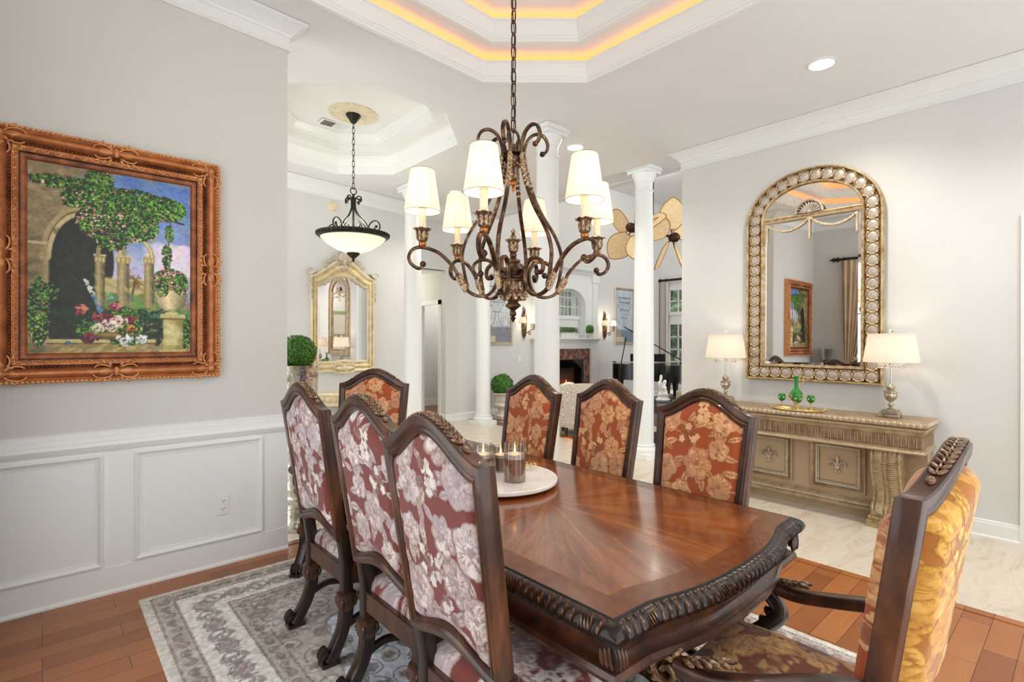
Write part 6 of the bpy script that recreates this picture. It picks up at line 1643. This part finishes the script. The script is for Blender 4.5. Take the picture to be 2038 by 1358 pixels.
for x, y in ((-.46,-.55), (-.46,.55), (.55,.35)): MB().lathe([(.03,0),(.04,.06),(.045,.40),(.07,.60),(.075,.68)], 14, (x,y,0)).build('leg', M['ebony'], gp)
MB().box(-.05,.02,-.12,.12,.08,.68).build('pedal_lyre', M['ebony'], gp, smooth=0); MB().box(-.46,-.44,-.35,.35,1.0,1.16).build('music_desk', M['ebony'], gp, smooth=0)
pb = thing('piano_bench', 'black cushioned piano bench below the grand piano', 'bench', (8.05, 6.45, 0), math.radians(-146.4)); MB().box(-.18,.18,-.36,.36,.42,.50).build('seat', M['ebony'], pb, smooth=0, bevel=.02)
for sx in (-1, 1):
    for sy in (-1, 1): MB().box(sx*.14-.02, sx*.14+.02, sy*.31-.02, sy*.31+.02, 0, .42).build('leg', M['ebony'], pb, smooth=0)
# ---- twin palm-blade ceiling fan
fn = thing('palm_ceiling_fan', 'twin-motor ceiling fan with tan palm-leaf blades in the living room', 'ceiling fan', (8.0, 5.22, 3.05))
MB().lathe([(.018,.20),(.018,1.90),(.07,1.91),(.08,1.948)], 14).build('downrod', M['fanbronze'], fn)
dv = Vector((.745, -.667, 0)); tv = Vector((.667, .745, 0))
MB().tube([tuple(-dv*.36+Vector((0,0,.37))), tuple(dv*.36+Vector((0,0,.21)))], .022, 10).build('cross_arm', M['fanbronze'], fn)
m = MB(); m.lathe([(.05,.16),(.07,.22),(.07,.34),(.04,.42),(.018,.46)], 18); m.build('hub', M['fanbronze'], fn, 50)
def fanhead(c, ax, ph, n):
    ax = ax.normalized(); e1 = ax.orthogonal().normalized(); e1 = (Vector((0,0,1))-ax*ax.z).normalized(); e2 = ax.cross(e1)
    Mx = Matrix((e1, e2, ax)).transposed()
    hd = MB().lathe([(0,-.10),(.06,-.09),(.085,-.04),(.085,.04),(.05,.09),(0,.10)], 20, tuple(c), M=Mx).build('motor', M['fanbronze'], fn, 50)
    for k in range(n):
        a = ph+2*PI*k/n; d = e1*cos(a)+e2*sin(a); s = (ax*.86+e1.cross(d).cross(d)*0); side = ax.cross(d); tl = side*.80-ax*.60
        base_ = Vector(c)-ax*.06
        MB().tube([tuple(base_+d*.07), tuple(base_+d*.22-ax*.02)], .012, 6).build('blade_iron', M['fanbronze'], hd)
        L_ = .56; pts = [(t, .225*math.sin(PI*min(1, t*.93+.07))**.75) for t in np.linspace(0, 1, 15)]
        rim_ = [base_+d*(.14+L_*t)+tl*w for t, w in pts]+[base_+d*(.14+L_*t)-tl*w for t, w in pts[::-1]]
        nn = tl.cross(d).normalized()*.005
        q = len(rim_); b = MB().add([tuple(p+nn) for p in rim_]+[tuple(p-nn) for p in rim_], [tuple(range(q)), tuple(range(2*q-1, q-1, -1))]+[(i, (i+1) % q, q+(i+1) % q, q+i) for i in range(q)]).build('palm_blade', M['palm'], fn, smooth=0)
        MB().tube([tuple(p) for p in rim_], .010, 6, closed=True).build('blade_rim', M['palm_rim'], b)
fanhead(-dv*.38+Vector((0,0,.375)), dv*-.75-tv*.55+Vector((0,0,.1)), 1.05, 5); fanhead(dv*.38+Vector((0,0,.205)), dv*.55-tv*.8+Vector((0,0,-.1)), .05, 5)
# ---- living room curtain and rod, garden outside
def curtain(name, label, x, y0, y1, z0, z1, mat, tie=None, axis='y', depth=.05, folds=7):
    t = thing(name, label, 'curtain', (x, (y0+y1)/2, 0)); w = y1-y0
    def f(u, v):
        z = z0+(z1-z0)*v; k = 1.0; sh = 0
        if tie: d = (z-tie)/(z1-tie) if z > tie else (tie-z)/(tie-z0)*.75; k = .34+.66*min(1, abs(d))**.8; sh = (1-k)*w*.33
        return (depth*(sin(u*folds*2*PI)*.6+.25*sin(u*folds*5+1))*(.6+.4*k), (u-.5)*w*k+sh, z)
    MB().grid(f, 90, 40).build('panel', mat, t, 80, recalc=False)
    return t
def rod(name, label, x, y0, y1, z, r=.022, finial=None):
    t = thing(name, label, 'curtain rod', (x, (y0+y1)/2, z)); L_ = (y1-y0)/2
    MB().tube([(0,-L_,0),(0,L_,0)], r, 12).build('pole', M['ebony'], t)
    for s in (-1, 1):
        if finial and s not in finial: continue
        m = MB().lathe([(0,.16),(.012,.13),(.03,.10),(.04,.07),(.03,.04),(.02,.03),(.045,.015),(.045,.0),(.0,-.005)], 16, (0, s*L_, 0), M=Matrix(((1,0,0),(0,0,s),(0,1,0)))); m.build('finial', M['ebony'], t, 50)
    for k in range(9):
        y = L_*(-.92+1.84*k/8); MB().tube([((r+.012)*cos(a), y, (r+.012)*sin(a)) for a in np.linspace(0, 2*PI, 17)[:-1]], .005, 6, closed=True).build('ring', M['ebony'], t)
    return t
curtain('window_curtain', 'cream curtain panel hanging beside the living room window', 12.05, 7.40, 7.62, .02, 2.95, M['linen'])
rod('curtain_rod', 'black curtain rod above the living room windows', 12.03, 3.6, 7.60, 2.995, .03, ())
hd_ = MB()
def hedge(u, v): 
    y = -4+17*u; z = -.1+6.2*v; return (16.2+.7*sin(y*1.7+z)+.5*sin(z*2.3+y*.6)+.35*sin(y*5+z*3)+.2*sin(y*11-z*7)+1.2*v, y, z)
hd_.grid(hedge, 160, 70); tag(hd_.build('garden_hedge', M['garden'], None, 60, recalc=False), 'dense green trees and hedge outside the living room windows', 'hedge', None, 'stuff')
for k, (x, y) in enumerate(((14.2, 7.9), (14.3, 5.6), (14.3, 9.2))):
    tag(MB().tube([(x,y,0),(x+.08,y+.05,2.2),(x-.05,y,5.2)], [.17,.14,.11], 10).build('tree_trunk', M['bark']), ('tree trunk outside the window beside the cream curtain', 'tree trunk outside, in the middle of the garden', 'tree trunk outside, farthest toward the fireplace wall')[k], 'tree', 'garden tree trunks')
S(MB().box(12.35, 24, -8, 16, -.12, -.04), 'ground_patio', M['marble'], smooth=0)
# ---- what the arched mirror shows: corner, window, curtain, cabinet with a crystal vase
rod('curtain_rod', 'black curtain rod with finial, seen reflected in the arched mirror', XB+.10, 1.0, 3.30, 2.95, .024, (1,))
cu = curtain('window_curtain', 'tan silk curtain tied back, seen reflected in the arched mirror', XB+.10, 2.72, 3.26, .02, 2.92, M['curtain'], 1.15, folds=6)
MB().lathe([(.0,.0),(.05,.005),(.055,.02),(.03,.03),(0,.035)], 20, (.08, .02, 1.15), M=Matrix(((0,0,1),(0,1,0),(1,0,0)))).build('tieback', M['bronze_carved'], cu, 50)
cb = thing('corner_cabinet', 'dark carved cabinet in the corner, its top just seen in the arched mirror', 'cabinet', (XB+.095, 3.47, 0)); cb.scale = (.72, 1, 1)
MB().box(-.11,.11,-.22,.22,.06,.98).build('body', M['walnut'], cb, smooth=0, bevel=.006); MB().box(-.12,.125,-.24,.24,.98,1.02).build('top', M['carved'], cb, smooth=0, bevel=.01); MB().box(-.115,.115,-.23,.23,0,.06).build('plinth', M['walnut_dark'], cb, smooth=0)
for s in (-1, 1):
    d = MB().box(.11,.122,s*.108-.10,s*.108+.10,.10,.94).build('door', M['walnut'], cb, smooth=0, bevel=.004)
cv_ = thing('crystal_vase', 'flared cut crystal vase on the corner cabinet, seen in the arched mirror', 'vase', (XB+.122, 3.50, 1.021))
MB().lathe([(.07,0),(.07,.02),(.055,.04),(.075,.12),(.10,.24),(.115,.32),(.108,.32),(.068,.12),(.0,.05)], 28, wave=lambda a, k: 1+.03*sin(14*a)*(k < .6)).build('vase_body', M['crystal'], cv_, 30)

gpic = thing('green_framed_picture', 'picture in a green frame on the front wall, only seen reflected twice', 'picture', (3.85, -1.1, 1.55))
MB().sweep([(0,0),(0,.03),(.07,.03),(.07,0)], [(-.3,0),(.3,0),(.3,.75),(-.3,.75)], True, lambda u, v, q: (u, q, v), side=-1).build('frame', M['sagegreen'], gpic, smooth=0)
MB().box(-.235,.235,.002,.012,.065,.685).build('print', M['linen'], gpic, smooth=0)

hb = MB()  # added hedge, standing in for greenery reflected in the overmantel mirror
def hedge2(u, v):
    x = 7.4+6*u; z = -.1+5.0*v; return (x, 10.6+.5*sin(x*1.6+z)+.4*sin(z*2.1+x*.7)+.3*sin(x*5-z*3)+.2*sin(x*11+z*7)+.8*v, z)
hb.grid(hedge2, 110, 50); tag(hb.build('garden_hedge', M['garden'], None, 60, recalc=False), 'added green hedge behind the mantel pane, standing in for a mirror reflection', 'hedge', None, 'stuff')
# ================================================================== LIGHT AND CAMERA
def light(name, kind, loc, power, color=(1,1,1), size=.05, rot=None, **k):
    d = bpy.data.lights.new(name, kind); d.energy = power; d.color = color
    if kind in ('POINT', 'SPOT'): d.shadow_soft_size = size
    if kind == 'AREA': d.size = size
    for a, v in k.items(): setattr(d, a, v)
    o = bpy.data.objects.new(name, d); COL.objects.link(o); o.location = loc
    if rot: o.rotation_euler = rot
    return o
w = bpy.data.worlds.new('daylight'); SC.world = w; w.use_nodes = True
w.node_tree.nodes['Background'].inputs[0].default_value = (.93, .96, 1.0, 1)
w.node_tree.nodes['Background'].inputs[1].default_value = 1.75
for x, y in ((4.322, 1.374), (4.249, 3.731), (4.308, 5.99), (4.3, -.5)):
    light('downlight_lamp', 'SPOT', (x, y, cz(x) - .03), 60, (1, .93, .84), .06, None, spot_size=2.4, spot_blend=.8)
for x, y in ((6.9, 2.2), (6.9, 5.6), (9.4, 2.2), (9.4, 6.2), (11.0, 4.4)):
    light('living_fill', 'POINT', (x, y, 4.8), 13, (1, .95, .88), .15)  # added fill without fixtures, brightens the living room
light('hall_fill', 'POINT', (4.6, 8.6, 2.5), 9, (1, .93, .84), .08); light('beyond_fill', 'POINT', (6.4, 8.9, 2.5), 14, (1, .95, .88), .1)  # added fill for the dark hall and the room beyond it
light('foyer_lamp', 'POINT', (PXc, PYc, 2.72), 14, (1, .95, .86), .08)
for y in (1.076, 2.410): light('buffet_lamp_light', 'POINT', (4.95, y, .847+.53), 1.2, (1, .95, .88), .03)
for k in range(6):
    a = th0 + math.radians(-15.9 - 60*k); light('chandelier_light', 'POINT', (CX+.415*cos(a), CY+.415*sin(a), 2.10), 3.6, (1, .86, .68), .02)
for x in (7.17, 9.74): light('sconce_light', 'POINT', (x, 7.45, 1.86), 3, (1, .84, .64), .04)
cam = bpy.data.cameras.new('camera'); co = bpy.data.objects.new('camera', cam); COL.objects.link(co)
FPX, YAW, PIT, ROL = 1043.27, math.radians(48.128), math.radians(-.1445), math.radians(.1033)
F = Vector((cos(YAW)*cos(PIT), sin(YAW)*cos(PIT), sin(PIT))); R = Vector((sin(YAW), -cos(YAW), 0)); U = R.cross(F)
R2 = R*cos(ROL) + U*sin(ROL); U2 = U*cos(ROL) - R*sin(ROL)
co.matrix_world = Matrix(((R2.x,U2.x,-F.x,0),(R2.y,U2.y,-F.y,0),(R2.z,U2.z,-F.z,1.45),(0,0,0,1)))
cam.sensor_width = 36; cam.lens = 36 * FPX / 2038; cam.clip_start = .02
SC.camera = co
SC.view_settings.view_transform = 'Standard'; SC.view_settings.look = 'None'; SC.view_settings.gamma = 1
SC.view_settings.use_curve_mapping = False
SC.view_settings.exposure = .52
cy = SC.cycles
cy.use_denoising = True; cy.use_adaptive_sampling = True; cy.adaptive_threshold = .03
cy.max_bounces = 9; cy.diffuse_bounces = 4; cy.glossy_bounces = 5; cy.transmission_bounces = 8; cy.transparent_max_bounces = 10
cy.caustics_reflective = False; cy.caustics_refractive = False
cy.sample_clamp_indirect = 6
